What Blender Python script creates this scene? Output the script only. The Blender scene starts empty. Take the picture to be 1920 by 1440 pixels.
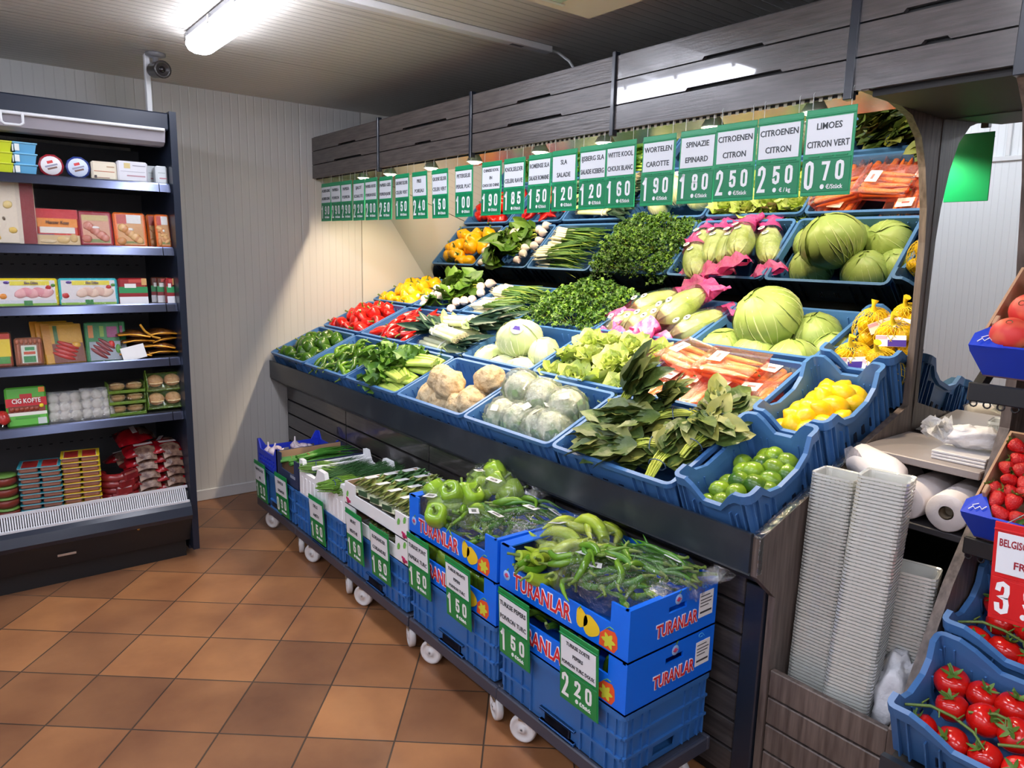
import bpy, math, random
from mathutils import Matrix, Vector
R = math.radians
C = bpy.context.scene.collection
SC = bpy.context.scene
# ------------------------------------------------------------------ camera, world, lights, exposure
cd = bpy.data.cameras.new('camera'); cam = bpy.data.objects.new('camera', cd); C.objects.link(cam)
cd.sensor_width = 36.0; cd.lens = 36.0 * 1355.0 / 1920.0; cd.clip_start = .05
_r, _u, _f = Vector((.6160, .7873, .0242)), Vector((-.1543, .0905, .9839)), Vector((-.7722, .6100, -.1770))
mw = Matrix((_r, _u, -_f)).transposed().to_4x4(); mw.translation = (4.916, 0, 1.68)
cam.matrix_world = mw
SC.camera = cam
w = bpy.data.worlds.new('world'); SC.world = w; w.use_nodes = True
w.node_tree.nodes['Background'].inputs[0].default_value = (.55, .6, .68, 1)
w.node_tree.nodes['Background'].inputs[1].default_value = .12
SC.view_settings.view_transform = 'Standard'; SC.view_settings.look = 'None'
SC.view_settings.exposure = .0; SC.view_settings.gamma = 1
try:
    SC.cycles.caustics_reflective = False; SC.cycles.caustics_refractive = False
    SC.cycles.transparent_max_bounces = 12; SC.cycles.max_bounces = 8
except Exception: pass
TUBE_L = 34.0        # radiance of the fluorescent ceiling lamps
SPOT_W = 9.0         # watts of each warm lamp under the canopy
# (x0, x1, y) of each ceiling lamp; only the first is in view, the rest are unseen, added for general light
CEIL_LAMPS = [(1.22, 2.72, 1.03), (3.1, 4.6, .85), (1.3, 2.8, -.75), (3.4, 4.9, -.75), (5.6, 7.1, .9), (5.6, 7.1, -.75)]
SPOT_X = [.53, .88, 1.35, 1.77, 2.29, 2.70, 3.235, 3.62]

# ------------------------------------------------------------------ materials
def lin(c):
    return tuple(((v / 255) / 12.92 if v / 255 <= .04045 else ((v / 255 + .055) / 1.055) ** 2.4) for v in c) + (1,)
_M = {}
def mat(name, col, rough=.5, metal=0, spec=.5, col2=None, scale=8, lo=.35, hi=.65, bump=0, bscale=30, coat=0, hv=0, trans=0, sub=0, emit=0, stretch=None, detail=3, alpha=1):
    if name in _M: return _M[name]
    m = bpy.data.materials.new(name); m.use_nodes = True; _M[name] = m
    nt = m.node_tree; N = nt.nodes; L = nt.links; p = N['Principled BSDF']
    p.inputs['Roughness'].default_value = rough; p.inputs['Metallic'].default_value = metal
    p.inputs['Specular IOR Level'].default_value = spec
    if coat: p.inputs['Coat Weight'].default_value = coat; p.inputs['Coat Roughness'].default_value = .04
    if trans: p.inputs['Transmission Weight'].default_value = trans
    if sub: p.inputs['Subsurface Weight'].default_value = sub; p.inputs['Subsurface Scale'].default_value = .02
    if alpha < 1: p.inputs['Alpha'].default_value = alpha
    c = lin(col); p.inputs['Base Color'].default_value = c; out = None
    tc = N.new('ShaderNodeTexCoord'); vec = tc.outputs['Object']
    if stretch:
        mp = N.new('ShaderNodeMapping'); mp.inputs['Scale'].default_value = stretch; L.new(vec, mp.inputs['Vector']); vec = mp.outputs[0]
    if col2:
        n = N.new('ShaderNodeTexNoise'); n.inputs['Scale'].default_value = scale; n.inputs['Detail'].default_value = detail; L.new(vec, n.inputs['Vector'])
        r = N.new('ShaderNodeValToRGB'); r.color_ramp.elements[0].position = lo; r.color_ramp.elements[1].position = hi
        r.color_ramp.elements[0].color = c; r.color_ramp.elements[1].color = lin(col2)
        L.new(n.outputs['Fac'], r.inputs[0]); out = r.outputs[0]
    if hv:
        oi = N.new('ShaderNodeObjectInfo'); mr = N.new('ShaderNodeMapRange'); mr.inputs[3].default_value = 1 - hv; mr.inputs[4].default_value = 1 + hv
        L.new(oi.outputs['Random'], mr.inputs[0])
        h = N.new('ShaderNodeHueSaturation'); L.new(mr.outputs[0], h.inputs['Value'])
        if out: L.new(out, h.inputs['Color'])
        else: h.inputs['Color'].default_value = c
        out = h.outputs[0]
    if out: L.new(out, p.inputs['Base Color'])
    if bump:
        n = N.new('ShaderNodeTexNoise'); n.inputs['Scale'].default_value = bscale; n.inputs['Detail'].default_value = 4; L.new(vec, n.inputs['Vector'])
        b = N.new('ShaderNodeBump'); b.inputs['Strength'].default_value = bump; b.inputs['Distance'].default_value = .01
        L.new(n.outputs['Fac'], b.inputs['Height']); L.new(b.outputs[0], p.inputs['Normal'])
    if emit:
        p.inputs['Emission Color'].default_value = c; p.inputs['Emission Strength'].default_value = emit
    return m
def film(name, col=(255, 255, 255), fac=.10, bump=.6, bscale=28, rough=.08, body=.0, bodycol=None):
    """thin clear wrap: see-through, with crinkled glossy highlights; body = share of a tinted diffuse layer"""
    if name in _M: return _M[name]
    m = bpy.data.materials.new(name); m.use_nodes = True; _M[name] = m
    nt = m.node_tree; N = nt.nodes; L = nt.links; N.remove(N['Principled BSDF']); o = N['Material Output']
    t = N.new('ShaderNodeBsdfTransparent'); t.inputs[0].default_value = lin(col)
    g = N.new('ShaderNodeBsdfGlossy'); g.inputs['Roughness'].default_value = rough
    tc = N.new('ShaderNodeTexCoord'); n = N.new('ShaderNodeTexNoise'); n.inputs['Scale'].default_value = bscale; n.inputs['Detail'].default_value = 5
    L.new(tc.outputs['Object'], n.inputs['Vector'])
    b = N.new('ShaderNodeBump'); b.inputs['Strength'].default_value = bump; b.inputs['Distance'].default_value = .03; L.new(n.outputs['Fac'], b.inputs['Height'])
    L.new(b.outputs[0], g.inputs['Normal'])
    lw = N.new('ShaderNodeLayerWeight'); lw.inputs[0].default_value = .3; L.new(b.outputs[0], lw.inputs['Normal'])
    mr = N.new('ShaderNodeMapRange'); mr.inputs[3].default_value = fac; mr.inputs[4].default_value = min(1, fac + .26); L.new(lw.outputs['Fresnel'], mr.inputs[0])
    mx = N.new('ShaderNodeMixShader'); L.new(mr.outputs[0], mx.inputs[0]); L.new(g.outputs[0], mx.inputs[2])
    if body:
        d = N.new('ShaderNodeBsdfDiffuse'); d.inputs[0].default_value = lin(bodycol or col)
        m2 = N.new('ShaderNodeMixShader'); m2.inputs[0].default_value = body; L.new(t.outputs[0], m2.inputs[1]); L.new(d.outputs[0], m2.inputs[2]); L.new(m2.outputs[0], mx.inputs[1])
    else: L.new(t.outputs[0], mx.inputs[1])
    L.new(mx.outputs[0], o.inputs[0]); return m
def ribbed(name, col, axis, pitch, rough=.45, strength=.5, seam=0, spec=.5, groove_shade=.95):
    """coated sheet panel with fine ribs (pitch m) and wider seams (seam m)"""
    m = mat(name, col, rough, spec=spec); nt = m.node_tree; N = nt.nodes; L = nt.links
    tc = N.new('ShaderNodeTexCoord'); sp = N.new('ShaderNodeSeparateXYZ'); L.new(tc.outputs['Object'], sp.inputs[0])
    def groove(p, wd):
        a = N.new('ShaderNodeMath'); a.operation = 'PINGPONG'; a.inputs[1].default_value = p / 2; L.new(sp.outputs[axis], a.inputs[0])
        b = N.new('ShaderNodeMapRange'); b.inputs[1].default_value = 0; b.inputs[2].default_value = wd; L.new(a.outputs[0], b.inputs[0]); return b.outputs[0]
    h = groove(pitch, .006)
    if seam:
        ad = N.new('ShaderNodeMath'); ad.operation = 'ADD'; s = groove(seam, .006); mu = N.new('ShaderNodeMath'); mu.operation = 'MULTIPLY'; mu.inputs[1].default_value = 3
        L.new(s, mu.inputs[0]); L.new(h, ad.inputs[0]); L.new(mu.outputs[0], ad.inputs[1]); h = ad.outputs[0]
    b = N.new('ShaderNodeBump'); b.inputs['Strength'].default_value = strength; b.inputs['Distance'].default_value = .003
    mx = N.new('ShaderNodeMix'); mx.data_type = 'RGBA'; mx.inputs[6].default_value = lin([v * groove_shade for v in col]); mx.inputs[7].default_value = lin(col); L.new(groove(pitch, .004), mx.inputs[0]); L.new(mx.outputs[2], N['Principled BSDF'].inputs['Base Color'])  # shade of the rib grooves mixed into the base colour
    L.new(h, b.inputs['Height']); L.new(b.outputs[0], N['Principled BSDF'].inputs['Normal']); return m
def tile_mat():
    m = mat('terracotta_tiles', (165, 105, 60), .38, spec=.4); nt = m.node_tree; N = nt.nodes; L = nt.links; p = N['Principled BSDF']
    tc = N.new('ShaderNodeTexCoord'); s = N.new('ShaderNodeVectorMath'); s.operation = 'SUBTRACT'; s.inputs[1].default_value = (1.637, .549, 0); L.new(tc.outputs['Object'], s.inputs[0])
    mp = N.new('ShaderNodeMapping'); mp.inputs['Rotation'].default_value = (0, 0, R(-50)); L.new(s.outputs[0], mp.inputs[0])
    br = N.new('ShaderNodeTexBrick'); br.offset = 0; br.squash = 1; br.inputs['Scale'].default_value = 1
    br.inputs['Brick Width'].default_value = .3105; br.inputs['Row Height'].default_value = .3105; br.inputs['Mortar Size'].default_value = .0035; br.inputs['Mortar Smooth'].default_value = .3
    br.inputs['Color1'].default_value = lin((186, 134, 92)); br.inputs['Color2'].default_value = lin((140, 102, 76)); br.inputs['Mortar'].default_value = lin((84, 72, 62))
    L.new(mp.outputs[0], br.inputs['Vector'])
    n = N.new('ShaderNodeTexNoise'); n.inputs['Scale'].default_value = 3.2; n.inputs['Detail'].default_value = 5; L.new(tc.outputs['Object'], n.inputs['Vector'])
    r = N.new('ShaderNodeValToRGB'); r.color_ramp.elements[0].position = .3; r.color_ramp.elements[1].position = .7
    r.color_ramp.elements[0].color = lin((205, 190, 185)); r.color_ramp.elements[1].color = lin((255, 245, 230)); L.new(n.outputs['Fac'], r.inputs[0])
    mx = N.new('ShaderNodeMix'); mx.data_type = 'RGBA'; mx.blend_type = 'MULTIPLY'; mx.inputs[0].default_value = 1
    L.new(br.outputs['Color'], mx.inputs[6]); L.new(r.outputs[0], mx.inputs[7]); L.new(mx.outputs[2], p.inputs['Base Color'])
    b = N.new('ShaderNodeBump'); b.invert = True; b.inputs['Strength'].default_value = .6; b.inputs['Distance'].default_value = .003; L.new(br.outputs['Fac'], b.inputs['Height'])
    n2 = N.new('ShaderNodeTexNoise'); n2.inputs['Scale'].default_value = 14; L.new(tc.outputs['Object'], n2.inputs['Vector'])
    b2 = N.new('ShaderNodeBump'); b2.inputs['Strength'].default_value = .12; b2.inputs['Distance'].default_value = .01; L.new(n2.outputs['Fac'], b2.inputs['Height']); L.new(b.outputs[0], b2.inputs['Normal'])
    L.new(b2.outputs[0], p.inputs['Normal']); return m
def emitter(name, col, s):
    if name in _M: return _M[name]
    m = bpy.data.materials.new(name); m.use_nodes = True; _M[name] = m; N = m.node_tree.nodes; N.remove(N['Principled BSDF'])
    e = N.new('ShaderNodeEmission'); e.inputs[0].default_value = lin(col); e.inputs[1].default_value = s; m.node_tree.links.new(e.outputs[0], N['Material Output'].inputs[0]); return m

# ------------------------------------------------------------------ mesh builder
class B:
    def __init__(s): s.v = []; s.f = []; s.m = []; s.s = []
    def add(s, vs, fs, mi=0, smooth=True, X=None):
        o = len(s.v)
        s.v += [tuple(X @ Vector(v)) for v in vs] if X is not None else [tuple(v) for v in vs]
        for f in fs: s.f.append([o + i for i in f]); s.m.append(mi); s.s.append(smooth)
        return s
    def box(s, a, b, mi=0, X=None):
        x0, y0, z0 = a; x1, y1, z1 = b
        return s.add([(x0, y0, z0), (x1, y0, z0), (x1, y1, z0), (x0, y1, z0), (x0, y0, z1), (x1, y0, z1), (x1, y1, z1), (x0, y1, z1)],
                     [(0, 3, 2, 1), (4, 5, 6, 7), (0, 1, 5, 4), (1, 2, 6, 5), (2, 3, 7, 6), (3, 0, 4, 7)], mi, False, X)
    def bbox(s, a, b, e=.004, mi=0, X=None):
        """box with its edges chamfered by e"""
        vs = []; ks = {}
        for sx in (0, 1):
            for sy in (0, 1):
                for sz in (0, 1):
                    c = [(a, b)[k][i] for i, k in enumerate((sx, sy, sz))]; d = [e if k == 0 else -e for k in (sx, sy, sz)]
                    for ax in range(3):
                        p = [c[i] + (0 if i == ax else d[i]) for i in range(3)]; ks[sx, sy, sz, ax] = len(vs); vs.append(p)
        fs = []; cor = list(__import__('itertools').product((0, 1), repeat=3))
        for ax in range(3):
            for q in (0, 1):
                o = [i for i in range(3) if i != ax]; loop = []
                for (i, j) in ((0, 0), (1, 0), (1, 1), (0, 1)):
                    k = [0, 0, 0]; k[ax] = q; k[o[0]] = i; k[o[1]] = j; loop.append(ks[k[0], k[1], k[2], ax])
                fs.append(loop)
        for ax in range(3):
            o = [i for i in range(3) if i != ax]
            for i in (0, 1):
                for j in (0, 1):
                    k0 = [0, 0, 0]; k0[o[0]] = i; k0[o[1]] = j; k1 = list(k0); k1[ax] = 1
                    fs.append([ks[(*k0, o[0])], ks[(*k1, o[0])], ks[(*k1, o[1])], ks[(*k0, o[1])]])
        for c in cor: fs.append([ks[(*c, 0)], ks[(*c, 1)], ks[(*c, 2)]])
        # orient outward
        cx = [(a[i] + b[i]) / 2 for i in range(3)]; out = []
        for f in fs:
            p = [Vector(vs[i]) for i in f]; n = (p[1] - p[0]).cross(p[2] - p[0]); ce = sum(p, Vector()) / len(p)
            out.append(f if n.dot(ce - Vector(cx)) > 0 else f[::-1])
        return s.add(vs, out, mi, False, X)
    def grid(s, P, mi=0, smooth=True, closed=False, X=None):
        a, b = len(P), len(P[0]); vs = [p for row in P for p in row]; fs = []
        for i in range(a - 1):
            for j in range(b - (0 if closed else 1)):
                k = (j + 1) % b; fs.append((i * b + j, i * b + k, (i + 1) * b + k, (i + 1) * b + j))
        return s.add(vs, fs, mi, smooth, X)
    def lathe(s, prof, n=16, fn=None, mi=0, X=None, smooth=True):
        P = []
        for i, (r, z) in enumerate(prof):
            row = []
            for k in range(n):
                t = 2 * math.pi * k / n; q = fn(t, i / (len(prof) - 1)) if fn else 1
                row.append((r * q * math.cos(t), r * q * math.sin(t), z))
            P.append(row)
        return s.grid(P, mi, smooth, True, X)
    def tube(s, pts, rad, n=8, mi=0, X=None, caps=True, flat=1.0):
        pts = [Vector(p) for p in pts]; P = []; up = None
        for i, p in enumerate(pts):
            t = (pts[min(i + 1, len(pts) - 1)] - pts[max(i - 1, 0)])
            t = t.normalized() if t.length > 1e-9 else Vector((0, 0, 1))
            if up is None: up = t.orthogonal().normalized()
            up = (up - t * up.dot(t)); up = up.normalized() if up.length > 1e-6 else t.orthogonal().normalized()
            sd = t.cross(up); r = rad[i] if isinstance(rad, (list, tuple)) else rad
            P.append([p + (up * math.cos(2 * math.pi * k / n) * flat + sd * math.sin(2 * math.pi * k / n)) * r for k in range(n)])
        s.grid(P, mi, True, True, X)
        if caps: s.add(P[0], [tuple(range(n))[::-1]], mi, False, X); s.add(P[-1], [tuple(range(n))], mi, False, X)
        return s
    def prism(s, poly, t0, t1, plane='yz', mi=0, X=None):
        """polygon (counter-clockwise in its plane) extruded from t0 to t1 along the third axis"""
        n = len(poly)
        mk = {'yz': lambda p, t: (t, p[0], p[1]), 'xz': lambda p, t: (p[0], t, p[1]), 'xy': lambda p, t: (p[0], p[1], t)}[plane]
        vs = [mk(p, t0) for p in poly] + [mk(p, t1) for p in poly]
        fs = [tuple(range(n))[::-1], tuple(range(n, 2 * n))] + [(i, (i + 1) % n, n + (i + 1) % n, n + i) for i in range(n)]
        if plane == 'xz': fs = [f[::-1] for f in fs]
        return s.add(vs, fs, mi, False, X)
    def holed(s, W, H, t, holes, X, mi=0):
        """wall W x H (local x, z), thickness t along local y, with rectangular holes (x0, z0, x1, z1)"""
        xs = sorted({0, W, *[h[0] for h in holes], *[h[2] for h in holes]}); zs = sorted({0, H, *[h[1] for h in holes], *[h[3] for h in holes]})
        full = lambda i, j: 0 <= i < len(xs) - 1 and 0 <= j < len(zs) - 1 and not any(h[0] < (xs[i] + xs[i + 1]) / 2 < h[2] and h[1] < (zs[j] + zs[j + 1]) / 2 < h[3] for h in holes)
        for i in range(len(xs) - 1):
            for j in range(len(zs) - 1):
                if not full(i, j): continue
                a, b, c, d = xs[i], xs[i + 1], zs[j], zs[j + 1]
                V = [(a, 0, c), (b, 0, c), (b, 0, d), (a, 0, d), (a, t, c), (b, t, c), (b, t, d), (a, t, d)]; F = [(0, 1, 2, 3), (7, 6, 5, 4)]
                if not full(i - 1, j): F.append((0, 3, 7, 4))
                if not full(i + 1, j): F.append((1, 5, 6, 2))
                if not full(i, j - 1): F.append((0, 4, 5, 1))
                if not full(i, j + 1): F.append((3, 2, 6, 7))
                s.add(V, F, mi, False, X)
        return s
    def leaf(s, Lh, W, X=None, mi=0, curl=.3, cup=.25, ruf=0, n=5, rng=random, tip=1.0, ph=0):
        """leaf blade along +x, bending up/down by curl, cupped across, ruffled edge"""
        P = []
        for i in range(n + 1):
            t = i / n; wd = W * .5 * (math.sin(math.pi * min(1, t ** .75 * .97 + .03)) ** .8) * (1 if tip else 1) + .001
            z0 = curl * Lh * t * t; row = []
            for j in (-1, -.5, 0, .5, 1):
                zz = z0 + cup * abs(j) * wd + ruf * wd * math.sin(j * 2 + i * 2.4 + ph) * abs(j)
                row.append((t * Lh, j * wd, zz))
            P.append(row)
        return s.grid(P, mi, True, False, X)
    def mesh(s, name, mats):
        me = bpy.data.meshes.new(name); me.from_pydata(s.v, [], s.f); me.update()
        for m in (mats if isinstance(mats, (list, tuple)) else [mats]): me.materials.append(m)
        me.polygons.foreach_set('material_index', s.m); me.polygons.foreach_set('use_smooth', s.s); return me

def T(x=0, y=0, z=0, rx=0, ry=0, rz=0, s=1):
    return Matrix.Translation((x, y, z)) @ Matrix.Rotation(R(rz), 4, 'Z') @ Matrix.Rotation(R(ry), 4, 'Y') @ Matrix.Rotation(R(rx), 4, 'X') @ (Matrix.Diagonal((s, s, s, 1)) if not isinstance(s, (tuple, list)) else Matrix.Diagonal((*s, 1)))
def obj(name, b, mats=None, parent=None, X=None):
    me = b.mesh(name, mats) if isinstance(b, B) else b
    o = bpy.data.objects.new(name, me); C.objects.link(o)
    if parent: o.parent = parent
    if X is not None: o.matrix_local = X
    return o
def tag(o, label=None, cat=None, group=None, kind=None):
    if label: o['label'] = label
    if cat: o['category'] = cat
    if group: o['group'] = group
    if kind: o['kind'] = kind
    return o
def thing(name, label, cat, X=None, group=None):
    o = bpy.data.objects.new(name, None); C.objects.link(o); o.empty_display_size = .05
    if X is not None: o.matrix_local = X
    return tag(o, label, cat, group)
def struct(name, b, m): return tag(obj(name, b, m), kind='structure')
def dup(root, X, label=None, group=None):
    r = root.copy(); C.objects.link(r); r.matrix_local = X
    if label: r['label'] = label
    if group: r['group'] = group
    for ch in root.children:
        c = ch.copy(); C.objects.link(c); c.parent = r
        for g in ch.children:
            d = g.copy(); C.objects.link(d); d.parent = c
    return r
class Kind:
    """one kind of thing: the first call builds its objects, the next ones copy them"""
    def __init__(s, name, cat, body, parts=()): s.a = (name, cat, body, parts); s.first = None
    def put(s, X, label, group=None):
        if s.first: return dup(s.first, X, label, group)
        name, cat, body, parts = s.a
        o = thing(name, label, cat, X, group) if body is None else tag(obj(name, body, None, None, X), label, cat, group)
        for q in parts:
            c = obj(q[0], q[1], None, o)
            if len(q) > 2 and q[2]: c['label'] = q[2]
            for g in (q[3] if len(q) > 3 else ()): obj(g[0], g[1], None, c)
        s.first = o; return o
def text(name, s, size, m, parent, X, sx=1.0, bold=0, align='CENTER', ext=.0006, fit=None):
    """raised lettering as a mesh; squeezed to the width FIT when longer"""
    cu = bpy.data.curves.new(name, 'FONT'); cu.body = s; cu.size = size; cu.align_x = align; cu.align_y = 'CENTER'; cu.extrude = ext; cu.offset = bold
    cu.resolution_u = 2; tmp = bpy.data.objects.new(name, cu); me = bpy.data.meshes.new_from_object(tmp); me.name = name; me.materials.clear(); me.materials.append(m)
    bpy.data.objects.remove(tmp); bpy.data.curves.remove(cu)
    xs = [v.co.x for v in me.vertices]
    if fit and xs: sx = min(sx, fit / max(max(xs) - min(xs), 1e-4))
    o = bpy.data.objects.new(name, me); C.objects.link(o); o.parent = parent; o.matrix_local = X @ Matrix.Diagonal((sx, 1, 1, 1)); return o
ORD = ['first', 'second', 'third', 'fourth', 'fifth', 'sixth', 'seventh', 'eighth', 'ninth', 'tenth', 'eleventh', 'twelfth']
def row_words(i, n): return 'front' if i == 0 else 'back' if i == n - 1 else 'middle' if n == 3 else ORD[i]
def place_words(j, n): return 'only one' if n == 1 else 'leftmost' if j == 0 else 'rightmost' if j == n - 1 else 'middle one' if n == 3 else ORD[j] + ' from left'
# ------------------------------------------------------------------ colours of the place
WOOD = mat('grey_wood', (92, 84, 80), .34, col2=(58, 52, 50), scale=6, lo=.3, hi=.7, stretch=(1.2, 16, 16), bump=.12, bscale=8, spec=.5)
WOODV = mat('grey_brown_side_wood', (112, 99, 92), .42, col2=(70, 60, 55), scale=5, lo=.3, hi=.7, stretch=(14, 14, 1.0), bump=.1, bscale=8)
WOODG = mat('glossy_grey_wood', (84, 78, 78), .3, coat=1, col2=(54, 50, 50), scale=6, lo=.3, hi=.7, stretch=(1.2, 16, 16), bump=.05, bscale=8, spec=.6)
WOODB = mat('base_dark_wood', (70, 66, 66), .3, col2=(48, 45, 46), scale=6, lo=.3, hi=.7, stretch=(1.2, 16, 16), bump=.04, bscale=8, coat=.6)
NAVY = mat('dark_navy_steel', (30, 36, 48), .3, spec=.5, coat=.15)
SKIRT = mat('black_plastic_skirt', (36, 42, 50), .28, col2=(52, 58, 64), scale=7, lo=.5, hi=.75)
BLACK = mat('black_matt', (14, 14, 15), .6)
DARK = mat('dark_deck', (22, 24, 28), .5)
WHITE = mat('white_plastic', (225, 226, 228), .4)
STEEL = mat('brushed_steel', (190, 188, 182), .22, metal=1, bump=.05, bscale=60)
CHROME = mat('chrome', (200, 200, 200), .12, metal=1)
CBLUE = mat('crate_blue', (68, 114, 170), .42, hv=.06, spec=.4)
TBLUE = mat('crate_blue_trolley', (52, 106, 172), .4, hv=.08, spec=.4)
SLOT_SHADE = mat('crate_slot_shade', (20, 34, 58), .6)  # dark boxes stand in for open slots, their shade put into the colour
MIRROR = mat('mirror_glass', (214, 216, 212), .0, metal=1)
# ------------------------------------------------------------------ room shell
WALLM = ribbed('white_wall_panels', (200, 198, 194), 1, .05, .42, .35, 1.0)
WALLX = ribbed('white_wall_panels_long', (232, 235, 238), 0, .05, .42, .35, 1.0)
CEILM = ribbed('ceiling_panels', (208, 202, 192), 0, .052, .34, .8, .98, groove_shade=.72)
X1, Y0, Y1, ZC = 8.0, -1.6, 3.75, 2.64
struct('floor', B().box((-.1, Y0 - .1, -.06), (X1 + .1, Y1 + .1, 0)), tile_mat())
struct('ceiling', B().box((-.1, Y0 - .1, ZC), (X1 + .1, Y1 + .1, ZC + .08)), CEILM)
struct('wall_far', B().box((-.1, Y0 - .1, 0), (0, 2.447, ZC)), WALLM)
struct('wall_far_board', B().box((-.1, 2.453, 0), (.004, Y1, ZC)), mat('cream_board', (208, 204, 196), .4))
struct('wall_near', B().box((X1, Y0 - .1, 0), (X1 + .1, Y1 + .1, ZC)), WALLM)
struct('wall_left', B().box((0, Y0 - .1, 0), (X1, Y0, ZC)), WALLX)
struct('wall_right', B().box((0, Y1, 0), (X1, Y1 + .1, ZC)), WALLX)
struct('baseboard_far', B().bbox((0, .985, 0), (.014, 1.83, .075), .004), mat('white_skirting', (206, 207, 208), .4))
cdt = thing('wall_conduit', 'white T-shaped trunking seen on the mirrored white wall', 'trunking', T(2.75, Y0, 2.15))
obj('trunking_bar', B().bbox((-.45, 0, -.018), (.75, .03, .018), .003), WHITE, cdt); obj('trunking_drop', B().bbox((-.13, 0, .018), (-.1, .025, .45), .003), WHITE, cdt)
# ------------------------------------------------------------------ ceiling fittings
TUBE = emitter('fluorescent_diffuser', (236, 240, 255), TUBE_L)
for i, (a, b, y) in enumerate(CEIL_LAMPS):
    t = thing('ceiling_lamp', 'long white fluorescent lamp glowing on the ceiling above the fridge' if i == 0 else 'added unseen fluorescent ceiling lamp for general light, %s along the room' % ORD[i], 'lamp', T(a, y, ZC))
    n = b - a; base = B(); dif = B(); clip = B()
    base.bbox((.0, -.055, -.035), (n, .055, 0), .008)
    prof = [(-.058, -.035), (-.062, -.06), (-.048, -.085), (-.02, -.096), (.02, -.096), (.048, -.085), (.062, -.06), (.058, -.035)]
    P = [[(x, y_ * q, -.035 + (z_ + .035) * q) for (y_, z_) in prof] for x, q in ((0, .72), (.012, .93), (.03, 1), (n - .03, 1), (n - .012, .93), (n, .72))]
    dif.grid(P, 0, True); dif.add(P[0], [tuple(range(8))]); dif.add(P[-1], [tuple(range(8))[::-1]])
    for k in range(5):
        for sg in (-1, 1): x = .05 + k * (n - .1) / 4; clip.bbox((x - .012, sg * .064 - .006, -.055), (x + .012, sg * .064 + .006, -.02), .002)
    obj('housing', base, mat('lamp_grey', (150, 152, 158), .4), t); obj('diffuser', dif, TUBE, t); obj('clip', clip, CHROME, t)
t = thing('cable_trunking', 'white trunking strip running across the ceiling with loose cable end', 'trunking', T(2.16, 0, ZC))
obj('channel', B().bbox((-.025, .2, -.028), (.025, 2.35, 0), .003), WHITE, t); obj('sticker', B().box((-.012, 2.12, -.0287), (.012, 2.19, -.028)), mat('grey_print', (120, 122, 126), .5), t)
obj('cable', B().tube([(0, 2.345, -.012), (.01, 2.40, -.02), (.03, 2.45, -.05), (.045, 2.49, -.10), (.06, 2.53, -.2)], .007, 6), mat('cable_grey', (196, 198, 200), .5), t)
t = thing('security_camera', 'small dark bullet camera hanging from the ceiling above the fridge', 'camera', T(.70, .965, ZC))
obj('mount', B().lathe([(.001, 0), (.048, 0), (.048, -.012), (.03, -.02), (.015, -.024), (.013, -.06), (.001, -.062)], 18), mat('camera_grey', (130, 130, 134), .35), t)
X = T(.03, .0, -.085, 0, 96, 8)
bd = obj('camera_body', B().lathe([(.001, -.06), (.034, -.058), (.038, -.04), (.038, .05), (.042, .052), (.042, .066), (.03, .066), (.027, .058), (.001, .057)], 20), mat('camera_dark', (54, 50, 50), .3), t, X)
obj('lens', B().lathe([(.001, .064), (.012, .063), (.016, .058)], 16), mat('lens_glass', (20, 16, 22), .05), bd)
tag(obj('conduit', B().bbox((.63, .92, 2.33), (.668, .945, ZC), .003), WHITE), 'white vertical conduit between fridge top and ceiling camera', 'conduit')
t = thing('ceiling_unit', 'cream ceiling-hung unit with glossy glowing underside above the display', 'ceiling unit', T(2.91, 1.89, 2.5))
obj('housing', B().bbox((0, -1.0, 0), (1.0, 0, .14), .012), mat('cream_enamel', (244, 236, 216), .15, spec=.6), t)
obj('window', B().bbox((.06, -.62, -.004), (.62, -.2, 0), .002), mat('unit_window', (196, 226, 200), .08, spec=.7), t)
for k in range(4): obj('louvre', B().bbox((.06 + k * .14, -.64, -.007), (.075 + k * .14, -.18, -.004), .001), mat('louvre_white', (226, 232, 222), .3), t)
st = obj('round_sticker', B().lathe([(.001, -.004), (.062, -.004), (.064, 0)], 24), mat('pale_yellow', (226, 222, 190), .5), t, T(.30, -.09, 0))
obj('triangle_mark', B().prism([(-.02, -.014), (.02, -.014), (0, .018)], -.0046, -.004, 'xy'), mat('amber', (214, 168, 40), .5), st)
# ------------------------------------------------------------------ fridge
FR = mat('fridge_navy', (28, 36, 52), .34, spec=.4); FRD = mat('fridge_inner', (92, 90, 92), .5); SHELF = mat('shelf_edge_metal', (84, 90, 112), .2, metal=.9)
fx, fy0, fy1 = .94, -1.35, .985
t = thing('fridge', 'tall dark navy open-front fridge cabinet along the far wall', 'fridge')
obj('side_panel', B().prism([(.02, .03), (fx - .08, .03), (fx - .08, .055), (fx + .012, .055), (fx + .012, 2.325), (.02, 2.325)], fy1 - .032, fy1, 'xz'), FR, t)
obj('side_panel', B().prism([(.02, .03), (fx - .08, .03), (fx - .08, .055), (fx + .012, .055), (fx + .012, 2.325), (.02, 2.325)], fy0, fy0 + .032, 'xz'), FR, t)
bp = B().box((.03, fy0 + .03, .1), (.22, fy1 - .032, 2.2)); bk = obj('back_panel', bp, FRD, t)
hole = B()
for zz in (.56, .64, .72, 1.0, 1.28, 1.33, 1.56, 1.61):
    for k in range(26): yy = -.35 + k * .05 + (.025 if int(zz * 100) % 2 else 0); hole.box((.2195, yy, zz), (.2205, yy + .016, zz + .006))
obj('perforation_pattern', hole, BLACK, bk)
obj('top_fascia', B().bbox((.05, fy0 + .032, 2.235), (fx, fy1 - .032, 2.318), .006), FR, t)
hd = obj('night_blind', B().prism([(fx - .02, 2.235), (fx - .005, 2.235), (fx - .02, 2.18), (fx - .05, 2.165), (fx - .12, 2.165), (fx - .12, 2.235)][::-1], fy0 + .04, fy1 - .05, 'xz'), mat('blind_grey', (156, 152, 160), .45), t)
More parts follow.
